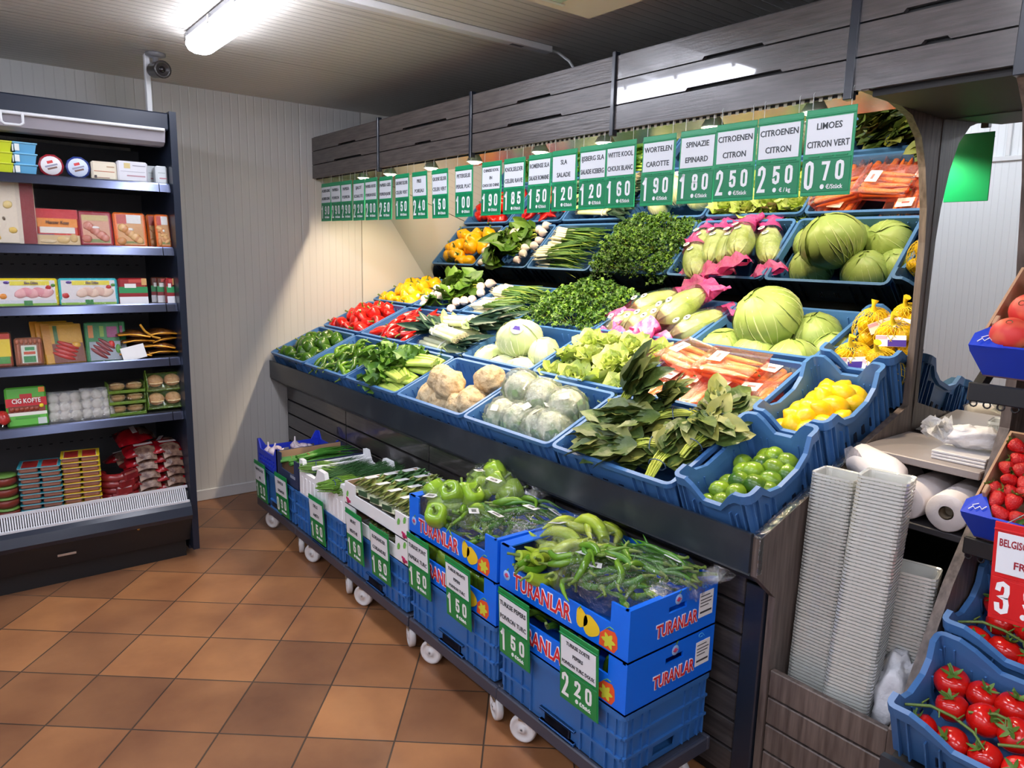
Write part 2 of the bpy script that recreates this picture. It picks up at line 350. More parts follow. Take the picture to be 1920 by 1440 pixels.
obj('blind_rail', B().tube([(fx + .004, fy0 + .05, 2.236), (fx + .004, fy1 - .055, 2.236)], .008, 8), mat('rail_white', (222, 224, 228), .3), hd)
for yy in (.27, -.6): obj('blind_handle', B().tube([(fx + .008, yy, 2.236), (fx + .012, yy, 2.195), (fx + .012, yy + .012, 2.185), (fx + .012, yy + .068, 2.185), (fx + .012, yy + .08, 2.195), (fx + .008, yy + .08, 2.236)], .006, 8), mat('rail_white', (222, 224, 228), .3), hd, None)['label'] = 'white pull loop'
SH_Z = [1.98, 1.668, 1.385, 1.105, .815]
for z in SH_Z:
    s = obj('shelf', B().box((.22, fy0 + .033, z - .02), (.885, fy1 - .033, z)), FRD, t)
    obj('price_rail', B().prism([(.885, z - .040), (.912, z - .038), (.903, z - .002), (.9, z + .004), (.885, z + .004)], fy0 + .034, .897, 'xz').prism([(.885, z - .040), (.912, z - .038), (.903, z - .002), (.9, z + .004), (.885, z + .004)], .901, fy1 - .034, 'xz'), SHELF, s)
obj('bottom_tray', B().box((.22, fy0 + .033, .30), (.90, fy1 - .033, .375)), mat('tray_grey', (120, 122, 126), .5), t)
g = B()
for k in range(128):
    yy = -.36 + k * .01025
    if yy < fy1 - .045: g.prism([(.895, .405), (.905, .405), (.945, .335), (.935, .33)], yy, yy + .0058, 'xz')
g.box((.897, fy0 + .04, .398), (.91, fy1 - .036, .41)); g.box((.932, fy0 + .04, .327), (.948, fy1 - .036, .338))
obj('air_grille', g, mat('grille_white', (214, 216, 222), .4), t)
obj('bumper', B().prism([(.9, .24), (fx + .03, .24), (fx + .045, .265), (fx + .03, .31), (.94, .335), (.9, .335)], fy0 + .034, fy1 - .034, 'xz'), mat('bumper_navy', (34, 42, 58), .25, spec=.6), t)
pl = obj('front_panel', B().prism([(.86, .1), (.9, .1), (fx + .02, .235), (fx + .02, .24), (.86, .24)], fy0 + .034, fy1 - .034, 'xz'), mat('front_panel_black', (26, 29, 34), .4), t)
obj('badge', B().bbox((fx + .001, .33, .165), (fx + .004, .41, .178), .001), CHROME, pl); obj('lock', B().lathe([(.001, .003), (.006, .003), (.007, 0)], 10), mat('brass', (200, 160, 80), .3, metal=1), pl, T(fx + .022, .69, .236, 0, 90))
obj('plinth', B().box((.06, fy0 + .05, 0), (.87, fy1 - .05, .1)), mat('plinth_black', (24, 25, 28), .5), t)
# ------------------------------------------------------------------ produce display stand
PX = 3.822                                       # plane of the stand's right side panel
CS, SN = math.cos(R(23.95)), math.sin(R(23.95))
def SL(x, s, h=0): return Vector((x, 1.733 + s * CS - h * SN, .979 + s * SN + h * CS))
def SLM(x, s, h=0, rz=0): return Matrix.Translation(SL(x, s, h)) @ Matrix.Rotation(R(23.95), 4, 'X') @ Matrix.Rotation(R(rz), 4, 'Z')
st = thing('display_stand', 'long dark wood produce display stand holding three rising rows of crates', 'display stand')
dk = [SL(0, -.0, -.172), SL(0, 1.30, -.172), SL(0, 1.30, -.19), SL(0, -.0, -.19)]
obj('deck', B().prism([(p.y, p.z) for p in dk][::-1], .012, PX - .02, 'yz'), DARK, st)
obj('skirt', B().prism([(1.738, .80), (1.750, .80), (1.750, .918), (1.738, .918)], .006, PX, 'yz').prism([(1.745, .79), (1.86, .72), (1.866, .73), (1.75, .802)][::-1], .006, PX, 'yz'), SKIRT, st)
obj('kick_board', B().box((.012, 1.875, 0), (PX - .025, 1.89, .73)), BLACK, st)
for k in range(7):
    for (a, b) in ((.014, .955), (.963, 1.905), (1.913, 2.855), (2.863, PX - .075)):
        obj('base_slat', B().bbox((a, 1.852, .045 + k * .099), (b, 1.875, .045 + k * .099 + .09), .003), WOODB, st)
for x in (.0, .957, 1.907, 2.857): obj('base_joint', B().box((x, 1.86, 0), (x + .01, 1.88, .73)), NAVY, st)
obj('corner_post', B().bbox((PX - .07, 1.842, 0), (PX - .004, 1.90, .72), .004), NAVY, st)
sd = obj('side_panel', B().prism([(1.856, 0), (1.856, .70), (1.75, .79), (1.75, .905), (2.595, 1.20), (2.585, 1.42), (2.565, 1.75), (2.545, 1.86), (2.50, 1.985), (2.45, 2.07), (2.37, 2.125), (2.25, 2.15), (2.09, 2.155), (2.09, 2.20), (2.62, 2.20), (2.62, 1.2), (2.66, .95), (2.66, 0)][::-1], PX, PX + .022, 'yz'), WOODV, st)
obj('rear_panel', B().prism([(2.62, 0), (3.25, 0), (3.25, 1.10), (2.5, 2.16), (2.62, 2.16)][::-1], PX - .012, PX, 'yz'), WOODV, st)
obj('clear_strip', B().prism([(1.748, .908), (2.30, 1.10), (2.30, 1.106), (1.748, .914)][::-1], PX - .002, PX + .026, 'yz').box((PX + .022, 1.746, .80), (PX + .025, 1.766, .91)), film('edge_film', (240, 240, 238), .25, .8, 30), sd)
m0y, m0z, ty, tz = 2.96, 1.525, -.581, .814
def MP(k): return (m0y + ty * k, m0z + tz * k)
a, b = MP(-.46), MP(.80)
mi = B().prism([a, (a[0] + .014, a[1] + .01), (b[0] + .014, b[1] + .01), b][::-1], .006, PX - .014, 'yz')
obj('mirror', mi, MIRROR, st)['label'] = 'tilted mirror doubling the crates'
obj('mirror_backing', B().prism([(a[0] + .016, a[1] + .012), (a[0] + .04, a[1] + .03), (b[0] + .04, b[1] + .03), (b[0] + .016, b[1] + .012)][::-1], .006, PX - .014, 'yz'), DARK, st)
# canopy with slats, joints and lamps
cn = thing('canopy', 'dark wooden slatted canopy over the display with glowing underside lamps', 'canopy')
HJ = [(.0, .955), (.965, 1.90), (1.915, 2.848), (2.866, 3.775), (3.80, 4.20), (4.235, 5.4)]
for i, (a, b) in enumerate(HJ):
    for k in range(3):
        z = 2.158 + k * .0905
        L_ = b - a - .004; c0, c1 = L_ * (.30 + .07 * ((i + k) % 3)), L_ * (.62 + .08 * ((i + 2 * k) % 3))
        bb = B().prism([(.002, 0), (c0, 0), (c0 + .008, .009), (c1 - .008, .009), (c1, 0), (L_ + .002, 0), (L_ + .002, .0855), (.002, .0855)] if k else [(.002, 0), (L_ + .002, 0), (L_ + .002, .0855), (.002, .0855)], 0, .018, 'xz')
        o = obj('slat', bb, WOODG if i in (3, 4, 5) else WOOD, cn, T(a, 2.084, z))
for i, x in enumerate((.956, 1.902, 2.85, 3.777)): obj('joint_strip', B().bbox((x, 2.074, 2.135), (x + (.026 if i == 3 else .018), 2.102, 2.44), .002), NAVY, cn)
obj('post_end', B().bbox((4.2, 2.07, 2.13), (4.236, 2.10, 2.64), .002), NAVY, cn)
obj('backboard', B().box((0, 2.105, 2.16), (5.4, 2.112, 2.425)), BLACK, cn)
obj('underside', B().box((.006, 2.112, 2.175), (PX - .015, 2.50, 2.182)), STEEL, cn)
obj('top_board', B().box((0, 2.1, 2.425), (5.4, 3.2, 2.432)), DARK, cn)
obj('station_soffit', B().box((PX + .024, 2.11, 2.14), (5.4, 2.6, 2.16)), mat('soffit_dark', (14, 11, 10), .6), cn)
tr = B()
for k in range(56): tr.box((2.15 + k * .029, 2.1065, 2.148), (2.162 + k * .029, 2.108, 2.158))
obj('hook_rail', B().box((.006, 2.108, 2.152), (PX - .02, 2.114, 2.165)), BLACK, cn); obj('rail_notch', tr, mat('notch_pale', (196, 190, 170), .5), cn)
BULB = emitter('warm_bulb', (255, 236, 200), 22)
for i, x in enumerate(SPOT_X):
    l = obj('spot_lamp', B().lathe([(.001, .035), (.022, .035), (.03, .02), (.042, 0), (.044, -.004), (.040, -.004), (.034, .002)], 20), mat('lamp_white', (236, 230, 214), .4), cn, T(x, 2.205, 2.142))
    obj('bulb', B().lathe([(.034, .002), (.03, -.008), (.018, -.014), (.001, -.016)], 18), BULB, l)
    ld = bpy.data.lights.new('spot_light', 'SPOT'); ld.energy = SPOT_W * 4; ld.spot_size = R(150); ld.spot_blend = .5; ld.shadow_soft_size = .03; ld.color = (1, .80, .56)
    lo = bpy.data.objects.new('spot_light', ld); C.objects.link(lo); lo.location = (x, 2.205, 2.12); lo.rotation_euler = (R(12), 0, 0)
# ------------------------------------------------------------------ crates
from mathutils import noise
rnd = random.Random(7)
def crate_bm(W, D, H, taper=.014, lip=.012, holes=(1, 3), hz=(.55, .8), tall=0, rad=.03, ribs=True, slots=True, mid=False):
    """open plastic crate: rounded outline, outward rim, real hand holes in the sides HOLES; TALL lifts the four corners"""
    fr = [0, .1, .2, .36, .64, .8, .9]
    def ring(e):
        r = max(.004, rad - e); out = []
        cs = [(e + r, e + r, 180), (W - e - r, e + r, 270), (W - e - r, D - e - r, 0), (e + r, D - e - r, 90)]
        for s in range(4):
            cx, cy, a0 = cs[s]
            for k in range(4): a = R(a0 + 90 * k / 3 - 0); out.append((cx + r * math.cos(a), cy + r * math.sin(a), s, -1))
            nx = cs[(s + 1) % 4]; p = (cx + r * math.cos(R(a0 + 90)), cy + r * math.sin(R(a0 + 90))); q = (nx[0] + r * math.cos(R(nx[2])), nx[1] + r * math.sin(R(nx[2])))
            for t in fr[1:]: out.append((p[0] + (q[0] - p[0]) * t, p[1] + (q[1] - p[1]) * t, s, t))
        return out
    lv = [(taper + lip, 0), (lip + .004, hz[0] * H), (lip + .002, hz[1] * H), (lip, H - .02), (0, H - .017), (0, H), (lip + .003, H), (lip + .007, hz[1] * H), (lip + .010, hz[0] * H), (taper + lip + .008, .008)]
    rr = [ring(e) for e, _ in lv]; n = len(rr[0]); top = []
    for (x, y, s, t) in rr[0]:
        if t < 0: top.append(tall)
        else: d = min(t, 1 - t); top.append(tall * max(0, min(1, (.30 - d) / .14)) if s in (0, 2) else tall * max(0, min(1, (.24 - d) / .12)))
    b = B(); vs = []
    for (e, z), rg in zip(lv, rr):
        for k, p in enumerate(rg): vs.append((p[0], p[1], z + (top[k] * (1 if z > H * .9 else z / H * .9) if z > .01 else 0)))
    fs = []; N = len(lv)
    ishole = lambda k: rr[0][k][2] in holes and rr[0][k][3] == .36
    for i in range(N - 1):
        for k in range(n):
            if ishole(k) and i in (1, 7): continue
            k2 = (k + 1) % n; fs.append((i * n + k, i * n + k2, (i + 1) * n + k2, (i + 1) * n + k))
    for k in range(n):
        if ishole(k):
            k2 = k + 1; o1, o2, i1, i2 = 1, 2, 8, 7
            fs += [(o1 * n + k, i1 * n + k, i1 * n + k2, o1 * n + k2), (o2 * n + k2, i2 * n + k2, i2 * n + k, o2 * n + k), (o1 * n + k, o2 * n + k, i2 * n + k, i1 * n + k), (o1 * n + k2, i1 * n + k2, i2 * n + k2, o2 * n + k2)]
    fs.append(tuple(range(n))[::-1]); fs.append(tuple((N - 1) * n + k for k in range(n)))
    b.add(vs, fs, 0, False)
    if ribs:
        for u in (.06, .12, .22, .30, .70, .78, .88, .94):
            tp = H - .02 + (tall * .8 if tall and (u < .14 or u > .86) else 0)
            x = u * W; b.box((x - .002, .004, .01), (x + .002, lip + .012, tp)); b.box((x - .002, D - lip - .012, .01), (x + .002, D - .004, tp))
            y = u * D; b.box((.004, y - .002, .01), (lip + .012, y + .002, tp)); b.box((W - lip - .012, y - .002, .01), (W - .004, y + .002, tp))
        if mid:
            for z in (H * .32, H * .62):
                b.box((.012, .003, z), (W * .3, lip + .006, z + .008)); b.box((W * .7, .003, z), (W - .012, lip + .006, z + .008)); b.box((W - lip - .006, .012, z), (W - .003, D - .012, z + .008))
    if slots:
        for u in (.27, .285, .30, .315, .42, .435, .45, .55, .565, .58, .69, .705, .72):
            for z in ((.35,) if not mid else (.36, .66)):
                e = lip + .0035; hz2 = .026 if mid else .016; za, zb = H * z - hz2, H * z + hz2; sw = .0028 if mid else .002
                x = u * W; b.box((x - sw, e - .0008, za), (x + sw, e + .01, zb), 1); b.box((x - sw, D - e - .01, za), (x + sw, D - e + .0008, zb), 1)
                y = u * D; b.box((e - .0008, y - sw, za), (e + .01, y + sw, zb), 1); b.box((W - e - .01, y - sw, za), (W - e + .0008, y + sw, zb), 1)
    return b
CW, CD, CH, CP = .575, .40, .155, .5845
ROWS = [0.0, .422, .852]
kc = Kind('produce_crate', 'crate', crate_bm(CW, CD, CH).mesh('produce_crate', [CBLUE, SLOT_SHADE]))
CRATE_OF = [['green bell peppers', 'green hot peppers', 'celery', 'celeriac roots', 'wrapped cauliflowers', 'spinach bunches'],
            ['red bell peppers', 'red pointed peppers', 'leeks', 'pale white cabbages', 'lettuce heads', 'carrot packs'],
            ['yellow bell peppers', 'white turnips', 'spring onions', 'curly parsley', 'pink bagged chinese cabbages', 'big green cabbages']]
ROWN = ['front', 'middle', 'back']
for r in range(3):
    for c in range(6):
        kc.put(SLM(.03 + CP * c, ROWS[r], -CH), 'blue plastic crate of %s in the %s display row' % (CRATE_OF[r][c], ROWN[r]), 'blue crates on the display')
SW, SH = .275, .15
ks = Kind('citrus_crate', 'crate', crate_bm(SW, CD, SH, tall=.062, taper=.012, holes=()).mesh('citrus_crate', [CBLUE, SLOT_SHADE]))
for r, nm in enumerate(('limes', 'loose lemons', 'netted lemons')):
    ks.put(SLM(3.543, ROWS[r], -SH - (.012 if r == 0 else .02)), 'small blue crate with high corners holding %s' % nm, 'small citrus crates by the side panel')

# ------------------------------------------------------------------ produce: materials
RED = mat('red_pepper', (206, 30, 22), .2, hv=.12, col2=(170, 18, 16), scale=5, spec=.6); DRED = mat('dark_red_pepper', (176, 22, 26), .18, col2=(120, 12, 18), scale=9, hv=.15, spec=.6)
YEL = mat('yellow_pepper', (250, 184, 16), .2, hv=.06, col2=(240, 160, 10), scale=5, spec=.6); GRN = mat('green_pepper', (66, 106, 26), .22, col2=(40, 80, 20), scale=7, hv=.15, spec=.6)
HOT = mat('green_hot_pepper', (104, 146, 34), .2, col2=(60, 112, 26), scale=6, hv=.2, spec=.6); PALEP = mat('pale_green_pepper', (176, 194, 60), .2, col2=(142, 176, 46), scale=6, hv=.1, spec=.6)
LGP = mat('light_bell_pepper', (146, 180, 50), .2, col2=(116, 160, 40), scale=6, hv=.1, spec=.6); DKHOT = mat('dark_hot_pepper', (60, 116, 34), .2, col2=(84, 134, 40), scale=6, hv=.2, spec=.6)
STEM = mat('green_stem', (104, 128, 52), .5, hv=.1); STALK = mat('celery_stalk', (190, 204, 104), .4, col2=(150, 184, 70), scale=10)
LEAF = mat('celery_leaf', (96, 140, 40), .45, col2=(60, 106, 28), scale=14, hv=.12); SPIN = mat('spinach_leaf', (92, 112, 50), .42, col2=(58, 82, 38), scale=16, hv=.18, bump=.3, bscale=50)
SPINL = mat('spinach_leaf_under', (132, 136, 66), .5, col2=(104, 114, 52), scale=14, hv=.15); SPST = mat('spinach_stem', (176, 184, 70), .4, col2=(150, 168, 60), scale=12)
CELR = mat('celeriac_skin', (212, 188, 148), .75, col2=(168, 136, 92), scale=30, lo=.46, hi=.7, bump=.9, bscale=55, hv=.08)
CAUL = mat('cauliflower_curd', (232, 230, 206), .6, col2=(150, 170, 120), scale=22, bump=.8, bscale=60); CLF = mat('cauliflower_leaf', (184, 202, 158), .5, col2=(140, 168, 122), scale=10)
LETT = mat('lettuce_leaf', (206, 216, 132), .4, col2=(168, 192, 88), scale=9, hv=.1); LETD = mat('lettuce_outer', (168, 194, 94), .42, col2=(128, 164, 66), scale=9, hv=.1); RIB = mat('leaf_rib', (226, 232, 180), .4)
PARS = mat('parsley_leaf', (76, 118, 28), .45, col2=(42, 82, 20), scale=30, hv=.12); PARL = mat('parsley_leaf_light', (112, 152, 44), .45, hv=.1)
PCAB = mat('pale_cabbage', (226, 230, 190), .35, col2=(198, 216, 150), scale=7, stretch=(1, 1, .4), hv=.05); GCAB = mat('green_cabbage', (164, 184, 100), .4, col2=(134, 160, 72), scale=6, hv=.08, bump=.1, bscale=14)
GCL = mat('cabbage_outer_leaf', (172, 190, 108), .4, col2=(142, 166, 80), scale=7, hv=.06); GVN = mat('cabbage_vein', (200, 212, 146), .45)
LEEKW = mat('leek_white', (232, 232, 206), .35, col2=(206, 216, 160), scale=6); LEEKG = mat('leek_green', (62, 92, 74), .4, col2=(44, 72, 58), scale=9, hv=.12, stretch=(1, 6, 6)); LEEKM = mat('leek_pale_green', (150, 176, 110), .4)
TURN = mat('turnip_skin', (236, 226, 214), .3, col2=(222, 196, 200), scale=5, hv=.04); TLEAF = mat('turnip_leaf', (96, 130, 38), .45, col2=(62, 100, 26), scale=10, hv=.12); ROOT = mat('pale_roots', (216, 204, 172), .7)
SON = mat('spring_onion_green', (88, 128, 48), .4, col2=(60, 102, 40), scale=9, hv=.1); SOW = mat('spring_onion_white', (236, 234, 212), .3)
LEM = mat('lemon_skin', (240, 194, 20), .32, hv=.04, col2=(240, 190, 14), scale=4, bump=.12, bscale=90); LIME = mat('lime_skin', (122, 154, 36), .26, col2=(54, 96, 26), scale=14, lo=.4, hi=.62, hv=.2, bump=.08, bscale=90)
CARR = mat('carrot', (250, 132, 46), .35, hv=.06, bump=.25, bscale=30, stretch=(1, 1, 8)); LAB = mat('white_label', (240, 240, 240), .4); INK = mat('label_ink', (60, 60, 66), .5)
FILM = film('clear_wrap', (253, 254, 253), .05, .9, 24, .06); FILMC = film('cauliflower_wrap', (250, 252, 250), .20, 1.0, 40, .05, .08, (225, 235, 220)); TRAYP = film('pink_tray', (255, 214, 204), .08, .3, 16, .1, .22, (250, 130, 104))
PINK = film('pink_bag_film', (255, 150, 205), .10, .8, 30, .10, .82, (240, 84, 164)); BAGF = film('bag_film', (254, 254, 254), .10, 1.0, 44, .05, .0, (235, 235, 235)); NETY = mat('yellow_net', (240, 206, 40), .5); PURP = mat('purple_print', (72, 48, 150), .4); PINKL = mat('pink_print', (226, 170, 190), .5)

# ------------------------------------------------------------------ produce: shapes
def pepper_bm(h=.082, r=.043, lob=4, am=.12, seed=0):
    q = random.Random(seed); ph = q.random() * 6
    prof = [(.001, .066), (.010, .067), (.024, .079), (.038, .075), (.0435, .055), (.043, .030), (.037, .006), (.026, -.006), (.012, -.007), (.001, -.004)]
    return B().lathe([(a / .0435 * r, z / .079 * h) for a, z in prof], 24, lambda t, i: 1 - am + am * 1.5 * abs(math.cos(lob / 2 * (t + ph))) ** .8 if i > .05 else 1)
def stem_bm(h=.03, r=.006, z=.064, cal=.017):
    return B().lathe([(cal, z + .002), (cal * .7, z + .007), (r, z + .010)], 10).tube([(0, 0, z + .006), (.002, 0, z + .02), (.008, 0, z + .01 + h)], [r, r * .8, r * 1.1], 7)
def bell(name, m, lab_stem=True, r=.043, h=.082, seed=0):
    return Kind(name, 'pepper', pepper_bm(h, r, 4, .12, seed).mesh(name, [m]), [('stem', stem_bm(z=.064 / .079 * h).mesh('stem', [STEM]), 'green stem')])
def horn(name, m, Lh=.17, r=.021, bend=.03, seed=0):
    q = random.Random(seed); b = B(); n = 9
    pts = [(Lh * i / n - Lh / 2, bend * math.sin(math.pi * i / n), bend * .3 * math.sin(i * .9)) for i in range(n + 1)]
    rad = [r * (.72 + .28 * min(1, i / 2)) * (1 - (i / n) ** 2.2 * .9) for i in range(n + 1)]
    b.tube(pts, rad, 9); s = B().tube([(-Lh / 2 + .004, 0, 0), (-Lh / 2 - .02, -.004, .004), (-Lh / 2 - .034, -.002, .012)], [.008, .004, .005], 6)
    return Kind(name, 'pepper', b.mesh(name, [m]), [('stem', s.mesh('stem', [STEM]), 'green stem')])
def ball(r, amp=.0, sc=3, n=20, m=14, seed=0, sq=(1, 1, 1), pw=1):
    P = []
    for i in range(m + 1):
        ph = math.pi * i / m; row = []
        for k in range(n):
            t = 2 * math.pi * k / n; d = Vector((math.sin(ph) * math.cos(t), math.sin(ph) * math.sin(t), math.cos(ph)))
            q = r * (1 + amp * noise.noise(d * sc + Vector((seed * 7.3, 0, 0)))); row.append((d.x * q * sq[0], d.y * q * sq[1], d.z * q * sq[2]))
        P.append(row)
    return B().grid(P[::-1], 0, True, True)
def patch(r, t0, dt, p0, p1, lift=.02, ruf=.01, seed=0, n=8, m=9):
    """a leaf lying on a ball: spans azimuth t0 +- dt, polar angle p0..p1, with a lifted ruffled rim"""
    P = []; q = random.Random(seed)
    for i in range(m + 1):
        v = i / m; ph = p0 + (p1 - p0) * v; row = []
        for j in range(n + 1):
            u = j / n * 2 - 1; t = t0 + dt * u * (.35 + .65 * math.sin(math.pi * min(.98, .12 + v * .8)))
            e = max(abs(u) ** 3, (1 - v) ** 4); rr = r * (1.012 + lift * e) + ruf * r * e * math.sin(u * 6 + v * 9 + seed)
            row.append((rr * math.sin(ph) * math.cos(t), rr * math.sin(ph) * math.sin(t), rr * math.cos(ph)))
        P.append(row)
    return P
def cabbage(name, cat, r, mb, ml, mv, sq=(1, 1, .9), nl=5, seed=0, sticker=False):
    S = Matrix.Diagonal((*sq, 1)); q = random.Random(seed); lv = B(); ve = B()
    for i in range(nl):
        t = 2 * math.pi * i / nl + q.random(); p0 = .12 + .5 * q.random() * (i % 2); lv.grid(patch(r, t, .95, p0, 2.6, .035, .02, i + seed), X=S)
        for u in (-.5, -.25, 0, .25, .5):
            pts = []
            for k in range(8): ph = 2.5 - (2.5 - p0 - .15) * k / 7 * (1 - abs(u) * .4); a = t + u * 1.5 * (k / 7) ** .8; rr = r * 1.022; pts.append((rr * math.sin(ph) * math.cos(a), rr * math.sin(ph) * math.sin(a), rr * math.cos(ph)))
            ve.tube(pts, [(.0045 if u == 0 else .0022) * r / .1 * (1 - .8 * k / 7) for k in range(8)], 4, X=S)
    p = [('outer_leaves', lv.mesh('outer_leaves', [ml])), ('veins', ve.mesh('veins', [mv]), 'pale leaf veins')]
    if sticker:
        sb = B().lathe([(.001, .0015), (.026, .0012), (.027, 0)], 20).prism([(-.016, -.008), (.017, -.008), (.011, .009), (-.010, .009)], .0016, .0022, 'xy', 1)
        p.append(('sticker', sb.mesh('sticker', [mat('sticker_white', (214, 206, 226), .35), PURP]), 'purple and white sticker', ()))
    return Kind(name, cat, ball(r, .05, 2, 24, 16, seed, sq).mesh(name, [mb]), p)
def leafbunch(n, L0, W0, spread, up, seed, mats, curl=-.35, ruf=.25, start=0.0, cup=.3, mi=None):
    q = random.Random(seed); b = B()
    for i in range(n):
        X = T(start * (1 + q.uniform(-.2, .2)), q.uniform(-spread, spread) * .5, q.uniform(0, up), q.uniform(-50, 50), q.uniform(-38, 6), q.uniform(-40, 40) * spread * 8)
        b.leaf(L0 * q.uniform(.75, 1.2), W0 * q.uniform(.7, 1.2), X, (q.randrange(len(mats)) if mi is None else mi), curl * q.uniform(-.3, 1.2), cup, ruf, 5, q, ph=q.random() * 6)
    return b
def stemsbunch(n, L0, r, spread, seed, taper=.6, fan=1.0, bend=.02, mi=0, n0=6):
    q = random.Random(seed); b = B()
    for i in range(n):
        a, c = q.uniform(-1, 1), q.uniform(0, 1); l = L0 * q.uniform(.85, 1.1)
        pts = [(l * t, spread * a * (.5 + fan * t), spread * .6 * c * (1 - .2 * t) + bend * math.sin(t * 3) * q.uniform(.4, 1)) for t in (0, .25, .5, .75, 1)]
        b.tube(pts, [r * (1 - (1 - taper) * t) for t in (0, .25, .5, .75, 1)], n0, mi)
    return b
# ------------------------------------------------------------------ filling a crate
def heap(kind, x0, s0, nx, ny, hf, lab, group, mx=.05, my=.05, jit=.008, rot=None, W=CW, D=CD, hex_=True, sc=(.93, 1.07), skip=(), seed=1, where='', tone=None):
    """one visible layer of things in rows: row i from the front, j from the left; hf(u, v) is the height over the rim (u, v in 0..1)"""
    q = random.Random(seed)
    for i in range(ny):
        nn = nx if not hex_ or i % 2 == 0 else max(1, nx - 1)
        for j in range(nn):
            if (i, j) in skip: continue
            u = (j + .5 * (1 if nn == nx else 2)) / nx if nx > 1 else .5; v = (i + .5) / ny
            x = x0 + mx + (W - 2 * mx) * (u if nx > 1 else .5) + q.uniform(-jit, jit); s = s0 + my + (D - 2 * my) * v + q.uniform(-jit, jit)
            h = hf(u, v) + q.uniform(-jit, jit) * .6
            rx, ry, rz = rot(q, u, v) if rot else (q.uniform(-75, 75), q.uniform(-75, 75), q.uniform(0, 360))
            kd = kind if isinstance(kind, Kind) else q.choice(kind)
            kd.put(SLM(x, s, h) @ T(0, 0, 0, rx, ry, rz, q.uniform(*sc)), '%s, %s in %s row of %s' % (lab, place_words(j, nn), row_words(i, ny), where), group)
dome = lambda a, b: (lambda u, v: a + b * (1 - (2 * u - 1) ** 2) * (1 - (2 * v - 1) ** 2 * .6))
XC = lambda c: .03 + CP * c
# ---- front row
heap(bell('bell_pepper', GRN, seed=3, r=.046, h=.075), XC(0), ROWS[0], 6, 4, dome(-.075, .05), 'green bell pepper', 'green bell peppers in the front crate', .055, .05, .006, where='crate by the far wall')
heap([horn('hot_pepper', HOT, .15, .017, .025, 1), horn('hot_pepper', HOT, .13, .016, .035, 2), horn('hot_pepper', GRN, .15, .017, .03, 3)], XC(1), ROWS[0], 8, 5, dome(-.05, .06), 'green hot pepper', 'green hot peppers beside the celery', .06, .05, .012,
     rot=lambda q, u, v: (q.uniform(0, 360), q.uniform(-25, 15), 90 + q.uniform(-50, 50)), where='crate beside celery')
def celery(seed):
    q = random.Random(seed); b = B(); lf = B()
    for i in range(9):
        a = i - 4; pts = [(.0 + .30 * t, a * .007 * (1 + 2.0 * t), .018 * abs(math.sin(i * 1.7)) + .02 * math.sin(3 * t)) for t in (0, .2, .5, .8, 1)]
        b.tube(pts, [.013, .014, .011, .007, .004], 6, flat=.7)
        for k in range(5): lf.leaf(.085 * q.uniform(.7, 1.3), .075, T(.13 + .18 * q.random(), a * .017, .012 + .03 * q.random(), q.uniform(-60, 60), q.uniform(-50, 10), q.uniform(-70, 70)), 0, -.3, .35, .5, 4, q, ph=k)
    return Kind('celery_bunch', 'celery', None, [('stalks', b.mesh('stalks', [STALK]), 'pale stalks'), ('leaves', lf.mesh('leaves', [LEAF]))])
kce = [celery(k) for k in range(3)]
for i, (x, s, h, rz) in enumerate(((.50, .07, -.05, 172), (.53, .15, -.03, 186), (.55, .24, -.02, 178), (.53, .33, -.03, 190), (.50, .11, .0, 164), (.56, .28, .012, 196), (.36, .20, .01, 176))):
    kce[i % 3].put(SLM(XC(2) + x, ROWS[0] + s, h, rz), 'leafy celery bunch with pale stalk ends, %s from the front of its crate' % ORD[i], 'celery bunches in the front row')
kcl = [Kind('celeriac', 'celeriac', ball(.078, .16, 2.4, 28, 20, k, (1, 1, .93)).mesh('celeriac', [CELR]), [('root_stub', ball(.024, .8, 5, 12, 8, k).mesh('root_stub', [mat('celeriac_root', (196, 168, 124), .8, col2=(150, 118, 78), scale=30)]), None)]) for k in (1, 4)]
for i, (x, s, h, rx, rz, w_) in enumerate(((.115, .125, -.065, 20, 0, 'front left corner'), (.235, .12, -.07, 200, 70, 'front, left of middle'), (.375, .118, -.07, 90, 20, 'front, right of middle'), (.17, .19, .01, 30, 120, 'on top at the left'), (.275, .16, .012, 60, 10, 'topmost and biggest in the middle'), (.40, .19, -.06, 10, 200, 'low, right of the top pair'), (.455, .14, -.045, 30, 90, 'right front side'), (.445, .28, .005, 140, 30, 'back right corner'))):
    kcl[i % 2].put(SLM(XC(3) + x, ROWS[0] + s, h) @ T(0, 0, 0, rx, 0, rz, 1.05 if i == 4 else .95), 'knobbly beige celeriac root, %s' % w_, 'celeriac roots in the front crate')
def caul(seed):
    lv = B()
    for i in range(7): lv.grid(patch(.083, i * .9 + seed, .42, 1.05 + .15 * (i % 2), 2.7, .12, .05, i + seed))
    fm = ball(.094, .16, 3.1, 26, 18, seed + 3)
    for k in range(3): fm.leaf(.075, .06, T(.03 * (k - 1), .05, -.01, 60 * k, -40, 40 * k + seed * 70), 0, .5, .6, .8, 5)
    return Kind('wrapped_cauliflower', 'cauliflower', ball(.080, .12, 6, 26, 18, seed).mesh('wrapped_cauliflower', [CAUL]), [('leaves', lv.mesh('leaves', [CLF])), ('film_wrap', fm.mesh('film_wrap', [FILMC]), 'crinkled clear film'), ('label', B().bbox((-.02, -.013, 0), (.02, .013, .001), .0004, X=T(.02, -.05, .082, 35)).mesh('label', [LAB]), 'white sticker')])
kca = [caul(1), caul(4)]
